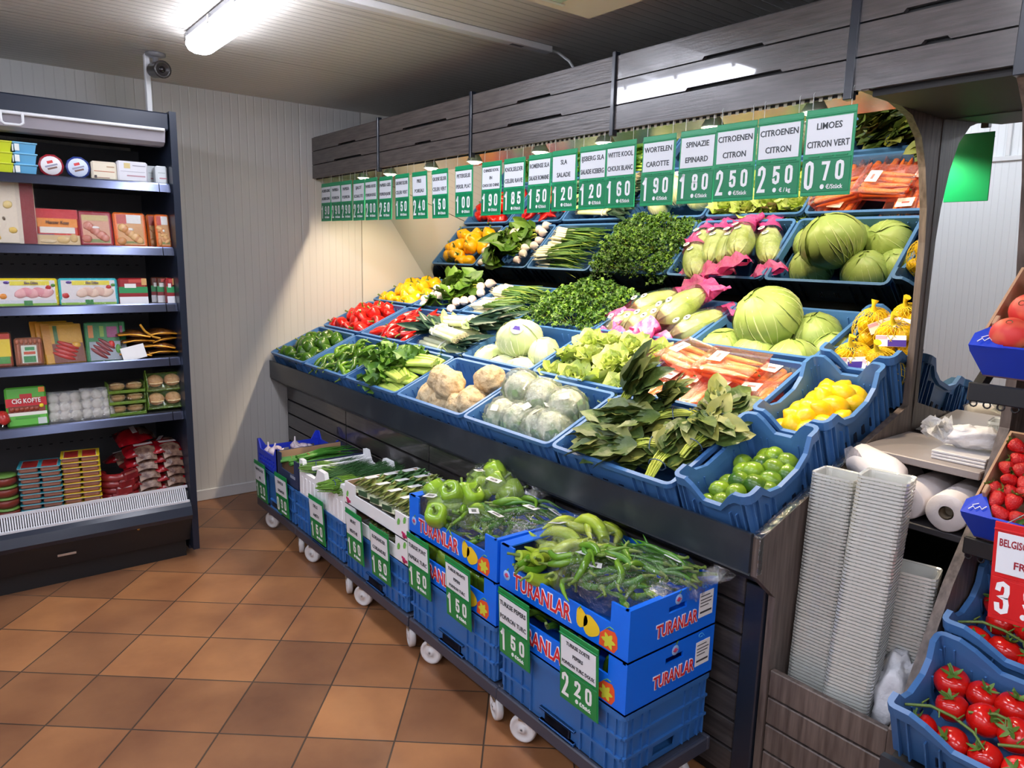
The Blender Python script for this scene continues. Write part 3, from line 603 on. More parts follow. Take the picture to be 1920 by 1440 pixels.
for i, (x, s, h, rz, w_) in enumerate(((.125, .13, -.055, 10, 'front left'), (.25, .13, -.05, 80, 'front, left of middle'), (.385, .13, -.05, 150, 'front, right of middle'), (.11, .275, -.0, 220, 'standing highest at the back left'), (.28, .25, .0, 300, 'on top in the middle'), (.43, .24, -.01, 40, 'on top at the right'), (.45, .135, -.045, 260, 'front right corner'))):
    kca[i % 2].put(SLM(XC(4) + x, ROWS[0] + s, h, rz), 'cauliflower in crinkled clear wrap, %s of its crate' % w_, 'wrapped cauliflowers')
def spinach(seed):
    stm = stemsbunch(13, .15, .0036, .026, seed, .8, .5, .02); q = random.Random(seed + 9); lv = B(); lv2 = B()
    for i in range(20):
        a = q.uniform(-1, 1); X = T(.09 + .09 * q.random(), a * .05, .012 + .045 * q.random() * (1 - abs(a)), q.uniform(-35, 35), q.uniform(-16, 10), a * 26 + q.uniform(-14, 14))
        lv.leaf(.125 * q.uniform(.8, 1.25), .07 * q.uniform(.8, 1.2), X, i % 3 == 0, q.uniform(-.35, .0), .22, .14, 6, q, ph=q.random() * 6)
    for i in range(10): a = q.uniform(-1, 1); lv2.leaf(.11, .065, T(.05 + .10 * q.random(), a * .055, .0, q.uniform(-20, 20), q.uniform(-4, 10), a * 50), i % 2, -.1, .2, .15, 5, q, ph=i)
    tie = B().tube([(.06, .032 * math.cos(a), .014 + .024 * math.sin(a)) for a in [k * .7 for k in range(10)]], .0022, 5)
    return Kind('spinach_bunch', 'spinach', None, [('stems', stm.mesh('stems', [SPST]), 'yellow green stems'), ('leaves', lv.mesh('leaves', [SPIN, SPINL])), ('lower_leaves', lv2.mesh('lower_leaves', [SPIN, SPINL])), ('rubber_band', tie.mesh('rubber_band', [mat('blue_band', (70, 90, 110), .5)]), 'blue rubber band')])
ksp = [spinach(k * 5) for k in range(4)]
for i, (x, s, h, rx, ry, rz, k, w_) in enumerate(((.47, .02, -.02, 0, -4, 100, 1, 'front right, stems at the front edge'), (.44, .17, .0, 0, -3, 205, 1.0, 'front, right of middle'), (.37, .15, -.01, 0, -3, 200, 1.0, 'front, left of middle'), (.52, .14, .0, 0, -6, 80, 1.0, 'right edge, leaves toward the lemons'), (.34, .28, .02, 10, 0, 196, 1.0, 'left side, leaves toward the cauliflowers'), (.42, .33, .03, 10, 0, 215, 1, 'middle, crossing the others'),
        (.37, .36, .01, -10, -6, 330, .95, 'back right corner'), (.54, .30, .01, 0, -6, 110, .95, 'back right edge'), (.11, .27, -.03, 0, -50, 50, 1.15, 'standing upright at the back left'), (.20, .33, -.03, 0, -38, 20, .85, 'half upright beside the tallest bunch'), (.31, .18, -.01, 0, -4, 186, .95, 'front left corner, lying flat'), (.36, .14, -.02, 0, -3, 184, .95, 'low along the front edge'), (.50, .13, -.05, 0, -4, 178, .95, 'lowest in the front right corner'), (.50, .24, -.06, 0, 0, 190, 1, 'lowest layer, right of middle'), (.28, .24, -.06, 0, 0, 176, 1, 'lowest layer, left of middle'))):
    ksp[i % 4].put(SLM(XC(5) + x, ROWS[0] + s, h) @ T(0, 0, 0, rx, ry, rz, k), 'dark spinach bunch tied with band, %s' % w_, 'spinach bunches in the front crate')
klm = Kind('lime', 'lime', B().lathe([(.001, .031), (.004, .030), (.007, .0275), (.016, .023), (.0235, .013), (.026, .0), (.0235, -.013), (.016, -.0225), (.006, -.028), (.001, -.029)], 18).mesh('lime', [LIME]), [('stem_scar', B().lathe([(.0035, -.0295), (.001, -.0305)], 8).mesh('stem_scar', [mat('scar_pale', (150, 150, 90), .7)]))])
heap(klm, 3.543, ROWS[0], 4, 6, dome(-.100, .05), 'green lime', 'limes in the small front crate', .038, .035, .011, W=SW, D=CD, sc=(1.2, 1.36), where='lime crate', seed=5)
# ---- middle row
heap(bell('bell_pepper', RED, seed=5, r=.044, h=.085), XC(0), ROWS[1], 6, 4, dome(-.07, .06), 'red bell pepper', 'red bell peppers in the middle row', .055, .05, .006, where='crate by the far wall')
heap([horn('pointed_pepper', DRED, .19, .027, .03, 1), horn('pointed_pepper', RED, .18, .026, .02, 2)], XC(1), ROWS[1], 6, 4, dome(-.05, .06), 'dark red pointed pepper', 'red pointed peppers in the middle row', .08, .05, .012, rot=lambda q, u, v: (q.uniform(0, 360), q.uniform(-20, 12), 70 + q.uniform(-45, 45)), where='crate beside leeks')
def leek(seed):
    q = random.Random(seed); sh = []; lv = B()
    for i in range(3):
        y = (i - 1) * .034; z = .006 * (i == 1); b = B().tube([(-.21, y, z), (-.18, y, z), (0, y * .95, z), (.07, y, z + .004)], [.017, .0165, .016, .019], 10)
        for k in range(9): a = k * .7; b.tube([(-.208, y + .008 * math.cos(a), z + .008 * math.sin(a)), (-.235 - .012 * q.random(), y + .015 * math.cos(a), z + .014 * math.sin(a))], [.0016, .0008], 4, 1)
        sh.append(('shaft', b.mesh('shaft', [LEEKW, ROOT]), 'white leek shaft'))
        for k in range(6): lv.leaf(.26 * q.uniform(.7, 1.1), .045, T(.02 + .02 * k, y, z + .004 * k, q.uniform(-50, 50), q.uniform(-12, 4), (k - 2.5) * 9 + y * 120), 1 if k == 0 else 0, q.uniform(-.1, .12), .5, .1, 6, q)
    tie = B().tube([(.03, .056 * math.cos(a), .004 + .026 * math.sin(a)) for a in [k * .6981 for k in range(10)]], .004, 5)
    return Kind('leek_bundle', 'leek', None, sh + [('leaves', lv.mesh('leaves', [LEEKG, LEEKM]), 'dark blue green leaves'), ('tie', tie.mesh('tie', [LAB]), 'white tie')])
kle = [leek(1), leek(2)]
for i, (x, s, h, rz) in enumerate(((.30, .08, -.02, -4), (.28, .19, .0, 176), (.33, .30, -.005, 4), (.27, .12, .045, 172), (.33, .25, .05, 6))):
    kle[i % 2].put(SLM(XC(2) + x, ROWS[1] + s, h, rz), 'white-tied bundle of three leeks, %s in its crate' % ('lowest at the front', 'roots rightward in the middle', 'lowest at the back', 'on top near the front', 'on top near the back')[i], 'leek bundles in the middle row')
kpc = cabbage('pale_cabbage', 'cabbage', .088, PCAB, PCAB, mat('pale_vein', (240, 242, 214), .4), (1.15, .88, .85), 4, 3)
kps = cabbage('pale_cabbage', 'cabbage', .088, PCAB, PCAB, mat('pale_vein', (240, 242, 214), .4), (1.15, .92, .88), 4, 5, True)
for i, (x, s, h, rz, k, w_) in enumerate(((.10, .10, -.06, 80, .9, 'front left'), (.24, .07, -.08, 40, .9, 'front middle'), (.40, .07, -.07, 10, .92, 'front right, beside the lettuce'), (.16, .24, -.03, 60, .95, 'behind the big one on the left'), (.285, .20, .03, 25, 1.22, 'the biggest on top with a purple sticker'), (.45, .20, -.03, 120, .95, 'right side'))):
    o = (kps if i == 4 else kpc).put(SLM(XC(3) + x, ROWS[1] + s, h, rz) @ T(0, 0, 0, 12, 0, 0, k), 'pale smooth cabbage head, %s' % w_, 'pale cabbages in the middle row')
    if i == 4:
        for ch in o.children:
            if ch.name.startswith('sticker'): ch.matrix_local = T(.030, -.030, .0745, 26, 20, 0)
def lettuce(seed):
    q = random.Random(seed); b = B(); ve = B()
    for lay, (n, L0, ang, zz) in enumerate(((8, .125, 0, .0), (7, .11, -30, .02), (6, .09, -55, .03), (4, .07, -75, .035))):
        for i in range(n):
            rz = 360 * i / n + lay * 20 + q.uniform(-9, 9); X = T(0, 0, zz, 0, 0, rz) @ T(.012, 0, 0, q.uniform(-12, 12), ang + q.uniform(-8, 8), 0)
            l = L0 * q.uniform(.9, 1.15); b.leaf(l, l * .95, X, 1 if lay == 0 else 0, .25 if lay else -.15, .35, .4, 6, q, ph=q.random() * 6)
            ve.tube([X @ Vector((l * t, 0, (.25 if lay else -.15) * l * t * t + .002)) for t in (0, .3, .6, .85)], [.005, .004, .0025, .001], 4)
    core = ball(.05, .3, 3, 14, 10, seed, (1, 1, .8)); core = B().add(core.v, core.f, 0, True, T(0, 0, .03))
    return Kind('lettuce_head', 'lettuce', core.mesh('lettuce_head', [LETT]), [('leaves', b.mesh('leaves', [LETT, LETD])), ('leaf_ribs', ve.mesh('leaf_ribs', [RIB]), 'white ribs')])
kl = [lettuce(k) for k in (1, 2, 3)]
for i in range(12):
    a, c = i % 4, i // 4
    kl[i % 3].put(SLM(XC(4) + .085 + .138 * a, ROWS[1] + .06 + .13 * c, -.085 + .03 * (c > 0) + .015 * (a in (1, 2))) @ T(0, 0, 0, 25 if c == 0 else 15, 0, rnd.uniform(0, 360), (.92, .92, .74)), 'yellow-green lettuce head, %s in %s row of its crate' % (place_words(a, 4), row_words(c, 3)), 'lettuce heads in the middle row')
def carrot_pack_parts():
    t = B(); W2, D2, H2 = .088, .118, .062
    ro = [(-W2, -D2), (W2, -D2), (W2, D2), (-W2, D2)]; k = .84
    lv = [[(x * k, y * k, 0) for x, y in ro], [(x, y, H2) for x, y in ro], [(x * 1.06, y * 1.05, H2 + .003) for x, y in ro]]
    t.grid(lv, 0, False, True); t.add(lv[0], [(3, 2, 1, 0)], 0, False)
    f = B(); f.grid([[(W2 * 1.05 * u, D2 * 1.04 * v, H2 + .004 + .012 * (1 - u * u) * (1 - v * v)) for u in (-1, -.6, -.2, .2, .6, 1)] for v in (-1, -.6, -.2, .2, .6, 1)][::-1], 0, True)
    l = B().bbox((-.036, -.027, .0168 + H2), (.036, .027, .0178 + H2), .0004, X=T(0, .05, 0)).bbox((-.012, -.004, .0179 + H2), (.02, .008, .0182 + H2), .0002, 1, T(0, .05, 0))
    return [('tray', t.mesh('tray', [TRAYP]), 'pink see-through tray'), ('film', f.mesh('film', [FILM]), 'clear film lid'), ('label', l.mesh('label', [LAB, mat('label_red', (190, 120, 120), .5)]), 'white price label')]
kcp = Kind('carrot_pack', 'carrot pack', None, carrot_pack_parts())
kcr = Kind('carrot', 'carrot', B().tube([(0, -.105, 0), (.001, -.08, 0), (0, 0, .002), (-.002, .07, 0), (0, .1, 0), (0, .106, 0)], [.003, .008, .0125, .0155, .015, .006], 9).mesh('carrot', [CARR]), [('crown', B().tube([(0, .105, 0), (0, .114, .002)], [.006, .003], 6).mesh('crown', [STEM]))])
PKW = ['flat leftmost pack in the front line', 'second flat pack from left', 'third flat pack from left', 'rightmost flat pack', 'back left flat pack under the stacked ones', 'back right flat pack', 'stacked pack on top at left', 'stacked pack on top at right']
for i, (x, s, h, rz, tx) in enumerate(((.085, .13, -.085, -6, 0), (.215, .125, -.08, 4, 0), (.345, .12, -.075, -4, 0), (.48, .125, -.07, 5, 0), (.14, .28, -.085, 6, 0), (.45, .29, -.085, -4, 0), (.13, .27, -.015, 72, 0), (.345, .25, -.01, 94, 4))):
    X = SLM(XC(5) + x, ROWS[1] + s, h, rz) @ T(0, 0, 0, tx)
    kcp.put(X, 'pink tray of carrots, %s' % PKW[i], 'carrot packs in the middle row')
    for k in range(8):
        row, kk = k // 4, k % 4
        kcr.put(X @ T(-.051 + .034 * kk, .0, .016 + .026 * row, 0, rnd.uniform(0, 360), rnd.uniform(-4, 4) + (180 if (k * 7 + i) % 3 == 0 else 0), .97), 'orange carrot, %s of %s layer in the %s' % (('leftmost', 'second', 'third', 'rightmost')[kk], ('lower', 'upper')[row], PKW[i].replace(' in the front line', '').replace(' under the stacked ones', '')), 'carrots in pink trays')
kle2 = Kind('lemon', 'lemon', B().lathe([(.001, .0425), (.005, .041), (.0085, .0375), (.020, .0295), (.028, .016), (.031, 0), (.029, -.014), (.021, -.027), (.010, -.034), (.001, -.036)], 18).mesh('lemon', [LEM]), [('stem_scar', B().lathe([(.004, -.0362), (.001, -.038)], 8).mesh('stem_scar', [mat('scar_brown', (140, 120, 50), .7)]))])
heap(kle2, 3.543, ROWS[1], 4, 6, dome(-.085, .055), 'yellow lemon', 'loose lemons in the small crate', .04, .04, .010, W=SW, D=CD, sc=(1.12, 1.3), where='loose lemon crate', seed=8)
# ---- back row
heap(bell('bell_pepper', YEL, seed=8, r=.046, h=.082), XC(0), ROWS[2], 6, 4, dome(-.07, .06), 'yellow bell pepper', 'yellow bell peppers in the back row', .055, .05, .006, where='crate by the far wall')
def turnip(seed):
    q = random.Random(seed); bl = []; lv = B()
    for i in range(4):
        x, y, z = (-.02 - .035 * (i % 2)), (i - 1.5) * .048, .02 * (i in (1, 2)); m = B().lathe([(.001, -.04), (.003, -.032), (.014, -.024), (.026, -.01), (.030, .004), (.025, .018), (.012, .027), (.006, .032)], 16, X=T(x, y, z, 0, 80, q.uniform(-25, 25)))
        bl.append(('bulb', m.mesh('bulb', [TURN]), 'round white bulb'))
    lv = leafbunch(13, .17, .10, .16, .05, seed, [TLEAF], -.2, .3, .03)
    return Kind('turnip_bunch', 'turnip', None, bl + [('leaves', lv.mesh('leaves', [TLEAF]), 'large green leaves'), ('stems', stemsbunch(9, .1, .004, .05, seed, .8, .6).mesh('stems', [SPST]), 'pale stems')])
ktu = [turnip(1), turnip(2)]
for i, (x, s, h, rz) in enumerate(((.08, .12, -.02, 8), (.10, .29, .0, -14), (.46, .10, .0, 150), (.47, .28, .02, 190), (.30, .17, .035, 100), (.16, .2, .03, 20))):
    ktu[i % 2].put(SLM(XC(1) + x, ROWS[2] + s, h, rz), 'leafy bunch of white turnips, %s of its crate' % ('front left', 'back left', 'front right, bulbs to the right', 'back right, bulbs to the right', 'lying across the middle', 'on top at the left')[i], 'turnip bunches in the back row')
def sponion(seed):
    q = random.Random(seed); w_ = B(); g = B(); rt = B()
    for i in range(13):
        y = (i % 7 - 3) * .017 + q.uniform(-.004, .004); z = .016 * (i // 7) + q.uniform(0, .006); d = q.uniform(-.02, .02)
        w_.tube([(-.20 + d, y, z), (-.188 + d, y, z), (-.16 + d, y, z), (-.09 + d, y, z)], [.006, .0125, .009, .0062], 7)
        for k in range(4): rt.tube([(-.2 + d, y, z), (-.225 + d - .01 * q.random(), y + q.uniform(-.01, .01), z + q.uniform(-.006, .008))], [.0014, .0006], 3)
        for k in range(3):
            e = q.uniform(-.035, .035); l = q.uniform(.24, .34); g.tube([(-.10 + d, y, z), (-.02 + d, y * 1.1, z + .005), (.10, y * 1.3 + e * .4, z + .012), (-.1 + l, y * 1.6 + e, z + q.uniform(-.02, .02))], [.006, .005, .0045, .0012], 5, 1 if k == 0 and i % 3 == 0 else 0)
    return Kind('spring_onion_bunch', 'spring onion', None, [('white_ends', w_.mesh('white_ends', [SOW]), 'white bulbs'), ('roots', rt.mesh('roots', [ROOT])), ('green_leaves', g.mesh('green_leaves', [SON, mat('onion_pale_leaf', (150, 176, 70), .4)]), 'long green leaves')])
kso = [sponion(1), sponion(2)]
for i, (x, s, h, rz) in enumerate(((.26, .09, -.05, 3), (.25, .20, -.03, -4), (.26, .31, -.04, 2), (.27, .13, -.0, 6), (.25, .27, .01, -6))):
    kso[i % 2].put(SLM(XC(2) + x, ROWS[2] + s, h, rz), 'bunch of spring onions, white ends left, %s' % ('lowest at the front', 'middle of the lower layer', 'lowest at the back', 'upper layer near the front', 'upper layer near the back')[i], 'spring onion bunches in the back row')
def parsley(seed, n=300, r=.10, mats=None):
    q = random.Random(seed); b = B(); st_ = B()
    for i in range(n):
        a, d = q.uniform(0, 6.28), r * q.random() ** .5; x, y = d * math.cos(a), d * math.sin(a); z = .075 * (1 - (d / r) ** 2) + q.uniform(-.02, .014); l = q.uniform(.018, .03)
        X = T(x, y, z, q.uniform(-60, 60), q.uniform(-60, 20), q.uniform(0, 360)); m = 1 if q.random() < .22 else 0
        b.add([(0, 0, 0), (l * .5, -.35 * l, .1 * l), (l * .55, -.6 * l, -.1 * l), (l * .75, -.2 * l, .05 * l), (l, 0, -.2 * l), (l * .75, .2 * l, .05 * l), (l * .55, .6 * l, -.1 * l), (l * .5, .35 * l, .1 * l)], [(0, 1, 3, 5), (0, 5, 7, 0)[:3], (1, 2, 3), (3, 4, 5), (5, 6, 7)], m, False, X)
    for i in range(16): a = i * .4; st_.tube([(0, 0, -.06), (r * .5 * math.cos(a), r * .5 * math.sin(a), .0), (r * .8 * math.cos(a), r * .8 * math.sin(a), .035)], .0016, 4)
    return Kind('parsley_bunch', 'parsley', None, [('leaves', b.mesh('leaves', mats or [PARS, PARL])), ('stems', st_.mesh('stems', [SPST]))])
kpa = [parsley(k) for k in (1, 2, 3)]
for i in range(12):
    a, c = i % 4, i // 4
    kpa[i % 3].put(SLM(XC(3) + .075 + .142 * a, ROWS[2] + .07 + .13 * c, -.035 + .045 * (a in (1, 2)) + .02 * (c == 1), rnd.uniform(0, 360)), 'curly green parsley bunch, %s in %s row of its crate' % (place_words(a, 4), row_words(c, 3)), 'parsley bunches in the back row')
def pinkbag(seed):
    q = random.Random(seed)
    lf = B(); 
    for i in range(6): lf.grid(patch(.062, i * 1.05, .6, .15, 2.9, .05, .03, i + seed), X=Matrix.Rotation(R(-90), 4, 'X') @ Matrix.Diagonal((1, 1, 2.05, 1)))
    P = []; rs = [(-.225, .085, .012), (-.205, .075, .018), (-.17, .05, .034), (-.14, .05, .045), (-.09, .065, .063), (0, .073, .07), (.08, .066, .064), (.125, .052, .05), (.15, .056, .034), (.185, .085, .016), (.21, .098, .01)]
    pt = []
    for i, (y, rx, rz) in enumerate(rs):
        pt.append([(rx * math.cos(t) * (1 + .1 * noise.noise(Vector((i * .7, t * 2, seed)))), y + .012 * math.sin(3 * t + seed) * (i < 2 or i > 8), rz * math.sin(t) + .012 * math.sin(t * 5 + i) * (i < 3 or i > 7)) for t in [2 * math.pi * k / 20 for k in range(20)]])
    a = B().grid(pt[3:9], 0, True, True); p = B().grid(pt[:6][:5], 0, True, True); p2 = B().grid(pt[7:], 0, True, True)
    lb = B()
    for k in range(2): lb.lathe([(.001, .001), (.017, .001), (.018, 0)], 14, X=T(-.02 + .02 * k, -.08 + .045 * k, .066, 14, 0, 0)).bbox((-.009, -.004, .0012), (.009, .004, .0016), .0002, 1, T(-.02 + .02 * k, -.08 + .045 * k, .066, 14))
    kk = Kind('bagged_chinese_cabbage', 'chinese cabbage', ball(.058, .05, 3, 20, 16, seed, (1, 2.1, 1)).mesh('bagged_chinese_cabbage', [mat('chinese_cabbage', (196, 206, 116), .4, col2=(232, 232, 196), scale=5, hv=.05)]),
                [('leaves', lf.mesh('leaves', [mat('chinese_leaf', (170, 190, 84), .4, col2=(214, 220, 150), scale=7)])), ('clear_bag', a.mesh('clear_bag', [FILM]), 'clear film middle'), ('pink_bag_end', p.mesh('pink_bag_end', [PINK]), 'pink crumpled bag bottom'), ('pink_bag_end', p2.mesh('pink_bag_end', [PINK]), 'pink flared bag mouth'), ('print', lb.mesh('print', [LAB, INK]), 'white round prints')])
    return kk
kpk = [pinkbag(1), pinkbag(2)]
for i, (x, s, h, rz, rx) in enumerate(((.09, .17, -.03, -20, 4), (.19, .18, -.02, -16, 4), (.29, .19, -.01, -14, 6), (.39, .21, .05, -22, 10), (.50, .17, -.02, -26, 2), (.14, .30, .0, -30, 0))):
    kpk[i % 2].put(SLM(XC(4) + x, ROWS[2] + s, h, rz) @ T(0, 0, 0, rx), 'chinese cabbage in clear bag with pink ends, %s' % ('leftmost of the front ones', 'second from left', 'third from left', 'highest on the pile', 'rightmost', 'behind the leftmost ones')[i], 'pink bagged chinese cabbages')
kgc = [cabbage('green_cabbage', 'cabbage', .10, GCAB, GCL, GVN, (1, 1, .88), 5, k) for k in (2, 7)]
for i, (x, s, h, k, rx, w_) in enumerate(((.10, .10, -.075, .98, 15, 'front left'), (.265, .085, -.08, 1.0, 25, 'front middle, under the big one'), (.43, .085, -.08, 1.02, 20, 'front right'), (.17, .27, -.05, 1.0, 10, 'behind left'), (.265, .20, .045, 1.36, 22, 'the biggest, on top of the others'), (.42, .28, -.06, 1.0, 10, 'back right'), (.52, .22, -.09, .85, 0, 'right side by the lemons'))):
    kgc[i % 2].put(SLM(XC(5) + x, ROWS[2] + s, h) @ T(0, 0, 0, rx, 0, i * 67 + 60, k), 'round green cabbage, %s' % w_, 'green cabbages in the back row')
def netbag():
    nb = B(); P = [(t, ph) for t in range(12) for ph in (0,)]
    for sg in (1, -1):
        for k in range(16):
            pts = []
            for i in range(11): ph = .12 + 2.9 * i / 10; t = k * 2 * math.pi / 16 + sg * ph * .9; pts.append((.075 * math.sin(ph) * math.cos(t), .062 * math.sin(ph) * math.sin(t), .085 * math.cos(ph) * -1))
            nb.tube(pts, .0012, 3, caps=False)
    nb.tube([(0, 0, .08), (0, .004, .105), (.01, .01, .12)], [.012, .006, .014], 7)
    cd_ = B().bbox((-.05, -.02, 0), (.05, .02, .0015), .0006, X=T(0, -.05, .045, 52)).bbox((-.01, -.019, .0016), (.05, .004, .002), .0003, 1, T(0, -.05, .045, 52)).bbox((-.05, .006, .0016), (-.012, .019, .002), .0003, 2, T(0, -.05, .045, 52))
    return Kind('lemon_net', 'net bag', None, [('net', nb.mesh('net', [NETY]), 'yellow mesh net'), ('label_band', cd_.mesh('label_band', [LAB, PURP, PINKL]), 'white and purple card label')])
kne = netbag()
NW = ['front left net', 'front right net', 'middle net', 'back left net', 'back right net']
for i, (x, s, h, rz) in enumerate(((.085, .09, -.045, 20), (.20, .08, -.05, -30), (.19, .20, .0, 10), (.075, .26, .01, 60), (.19, .32, .01, -15))):
    X = SLM(3.543 + x, ROWS[2] + s, h, rz) @ T(0, 0, 0, 15)
    kne.put(X, 'yellow net bag of lemons with white and purple label, %s' % NW[i], 'lemon nets in the back corner')
    for k, (a, b, c) in enumerate(((-.034, -.018, -.03), (.034, -.014, -.032), (0, .028, -.028), (-.030, .0, .032), (.032, .004, .03))):
        kle2.put(X @ T(a, b, c, k * 70, k * 50, k * 37, .95), 'netted yellow lemon, %s inside the %s' % (('lower left', 'lower right', 'lower back', 'upper left', 'upper right')[k], NW[i]), 'lemons inside net bags')
# ------------------------------------------------------------------ trolleys in front of the stand
def cluster(kinds, cx, cy, z0, rx, ry, dz, n, lab, where, group, rot=None, sc=(.92, 1.08), seed=3, ph=0):
    """n things spread over a low dome, the middle ones highest; named by the row (front to back) and place (left to right) they lie in"""
    q = random.Random(seed); pts = []
    for i in range(n):
        d = ((i + .5) / n) ** .5; a = i * 2.39996 + ph; pts.append((cx + rx * d * math.cos(a), cy + ry * d * math.sin(a), z0 + dz * (1 - d * d) + q.uniform(-.004, .004)))
    nr = max(2, round(n ** .5 * .85)); pts.sort(key=lambda p: p[1]); cuts = [round(n * k / nr) for k in range(nr + 1)]
    for r in range(nr):
        row = sorted(pts[cuts[r]:cuts[r + 1]])
        for j, p in enumerate(row):
            e = rot(q) if rot else (q.uniform(-70, 70), q.uniform(-70, 70), q.uniform(0, 360))
            q.choice(kinds).put(T(*p, *e, q.uniform(*sc)), '%s, %s in %s row of %s' % (lab, place_words(j, len(row)), row_words(r, nr), where), group)
TX = [.664, 1.270, 1.876, 2.492, 3.098]; TY, TW, TD, TZ = 1.40, .59, .40, .188
SITE = ['farthest trolley, under the mushroom-like white bulbs', 'under the white foam herb box', 'under the white cardboard herb trays', 'under the farther pair of blue pepper boxes', 'under the nearer pair of blue pepper boxes']
DECK = mat('trolley_deck', (58, 62, 76), .4); WHEEL = mat('white_nylon_wheel', (226, 226, 228), .35); FORK = mat('fork_zinc', (170, 164, 150), .35, metal=.8)
fr_ = B().bbox((0, 0, -.048), (TW + .014, .016, 0), .004).bbox((0, TD - .016, -.048), (TW + .014, TD, 0), .004).bbox((0, .016, -.048), (.016, TD - .016, 0), .004).bbox((TW - .002, .016, -.048), (TW + .014, TD - .016, 0), .004).box((.016, .016, -.02), (TW - .002, TD - .016, -.006))
cas = []
for (x, y, rz) in ((.075, .065, 25), (TW - .065, .065, -20), (.075, TD - .065, 0), (TW - .065, TD - .065, 10)):
    X = T(x, y, -.138, 0, 0, rz); hb = B().bbox((-.012, -.02, .035), (.03, -.016, .092), .001, X=X).bbox((-.012, .016, .035), (.03, .020, .092), .001, X=X).box((-.02, -.03, .088), (.04, .03, .094), X=X)
    wh = B().lathe([(.004, -.0145), (.040, -.0145), (.048, -.012), (.050, -.006), (.050, .006), (.048, .012), (.040, .0145), (.036, .010), (.016, .010), (.014, .0165), (.004, .0165)], 22, X=X @ T(0, 0, 0, 90))
    cas.append(('caster', hb.mesh('caster', [FORK]), 'zinc caster fork', [('wheel', wh.mesh('wheel', [WHEEL]))]))
kd = Kind('dolly', 'trolley', None, [('deck', fr_.mesh('deck', [DECK]))] + cas)
kt = Kind('storage_crate', 'crate', crate_bm(TW, TD, .216, taper=.006, lip=.010, holes=(1, 3), hz=(.08, .24), rad=.022, mid=True).mesh('storage_crate', [TBLUE, SLOT_SHADE]))
hf = B()
for i, x in enumerate(TX):
    kd.put(T(x, TY, TZ), 'low dark dolly on white wheels, %s' % ('under the farthest crate' if i == 0 else SITE[i].replace('under', 'beneath the crate holding', 1) if 0 else ('second from the far wall', 'third from the far wall', 'fourth from the far wall', 'nearest one')[i - 1]), 'dollies along the stand')
    o = kt.put(T(x, TY, TZ + .001), 'tall ribbed blue crate on a dolly, %s' % ('farthest of the row' if i == 0 else SITE[i]), 'blue crates on dollies')
    obj('hand_recess', B().bbox((TW * .42, .004, .012), (TW * .62, .016, .046), .004, 1).bbox((TW * .38, .001, .046), (TW * .66, .016, .056), .003, 0).bbox((TW * .38, .001, .0), (TW * .66, .016, .012), .003, 0), [TBLUE, SLOT_SHADE], o)  # dark block between blue bars: the recess shade is put in as colour
zt = TZ + .217
# ---- far trolley: royal blue tray with white bulbs, navy carton with scallions
ROYAL = mat('royal_blue_tray', (34, 58, 196), .4); NAVYC = mat('navy_carton', (44, 54, 88), .6); BROWN = mat('carton_brown', (176, 140, 108), .8)
b = B(); w, d, h = .315, .385, .135
for (X, L_) in ((T(0, 0, 0), w), (T(w, 0, 0, 0, 0, 90), d), (T(w, d, 0, 0, 0, 180), w), (T(0, d, 0, 0, 0, 270), d)):
    b.holed(L_, .105, .006, [(.03 + k * (L_ - .06) / 8, .03 + .026 * r, .03 + (k + .8) * (L_ - .06) / 8, .048 + .026 * r) for k in range(8) for r in range(2)], X)
    b.prism([(0, .105), (.05, .105), (.02, .155), (0, .155)], 0, .008, 'xz', X=X).prism([(L_ - .05, .105), (L_, .105), (L_, .155), (L_ - .02, .155)], 0, .008, 'xz', X=X)
b.box((0, 0, 0), (w, d, .006))
tag(obj('slatted_tray', b, ROYAL, None, T(.69, TY + .005, zt)), 'royal blue slatted plastic tray on the farthest crate', 'tray')
kga = Kind('garlic', 'garlic', B().lathe([(.001, 0), (.018, .002), (.028, .014), (.028, .026), (.016, .04), (.006, .05), (.004, .075), (.001, .078)], 18, lambda t, i: 1 + .06 * math.cos(8 * t)).mesh('garlic', [mat('garlic_skin', (226, 214, 214), .5, col2=(196, 176, 196), scale=20, hv=.05)]), [('roots', B().lathe([(.001, -.002), (.009, -.002), (.01, .002)], 10).mesh('roots', [ROOT]))])
for i in range(5):
    for j in range(6): kga.put(T(.735 + i * .056, TY + .055 + j * .055, zt + .058 + .012 * ((i + j) % 2), 60 * (j % 3), 20 * i, 40 * i + 70 * j), 'white garlic bulb in royal blue tray, %s in %s row' % (place_words(i, 5), row_words(j, 6)), 'garlic bulbs in the royal blue tray')
def carton(name, w, d, h, m, mi_, lowf, post, lab, X, notch=True):
    """cardboard tray: full sides, low front between corner posts"""
    b = B(); t = .006
    b.box((0, 0, 0), (w, d, .005)).box((0, 0, 0), (t, d, h)).box((w - t, 0, 0), (w, d, h)).box((t, d - t, 0), (w - t, d, h * (.8 if notch else 1)))
    b.box((t, 0, 0), (w - t, t, lowf)).box((t, 0, lowf), (post, t, h)).box((w - post, 0, lowf), (w - t, t, h))
    b.box((t, t, .006), (t + .003, d - t, h - .002), 1).box((w - t - .003, t, .006), (w - t, d - t, h - .002), 1)
    return tag(obj(name, b, [m, mi_], None, X), lab, 'box')
o = carton('navy_carton', .30, .385, .155, NAVYC, BROWN, .07, .055, 'navy blue cardboard box of scallions beside the royal blue tray', T(1.02, TY + .004, zt))
obj('print', B().box((.19, -.0006, .05), (.26, 0, .066)), mat('grey_lettering', (150, 156, 176), .5), o)
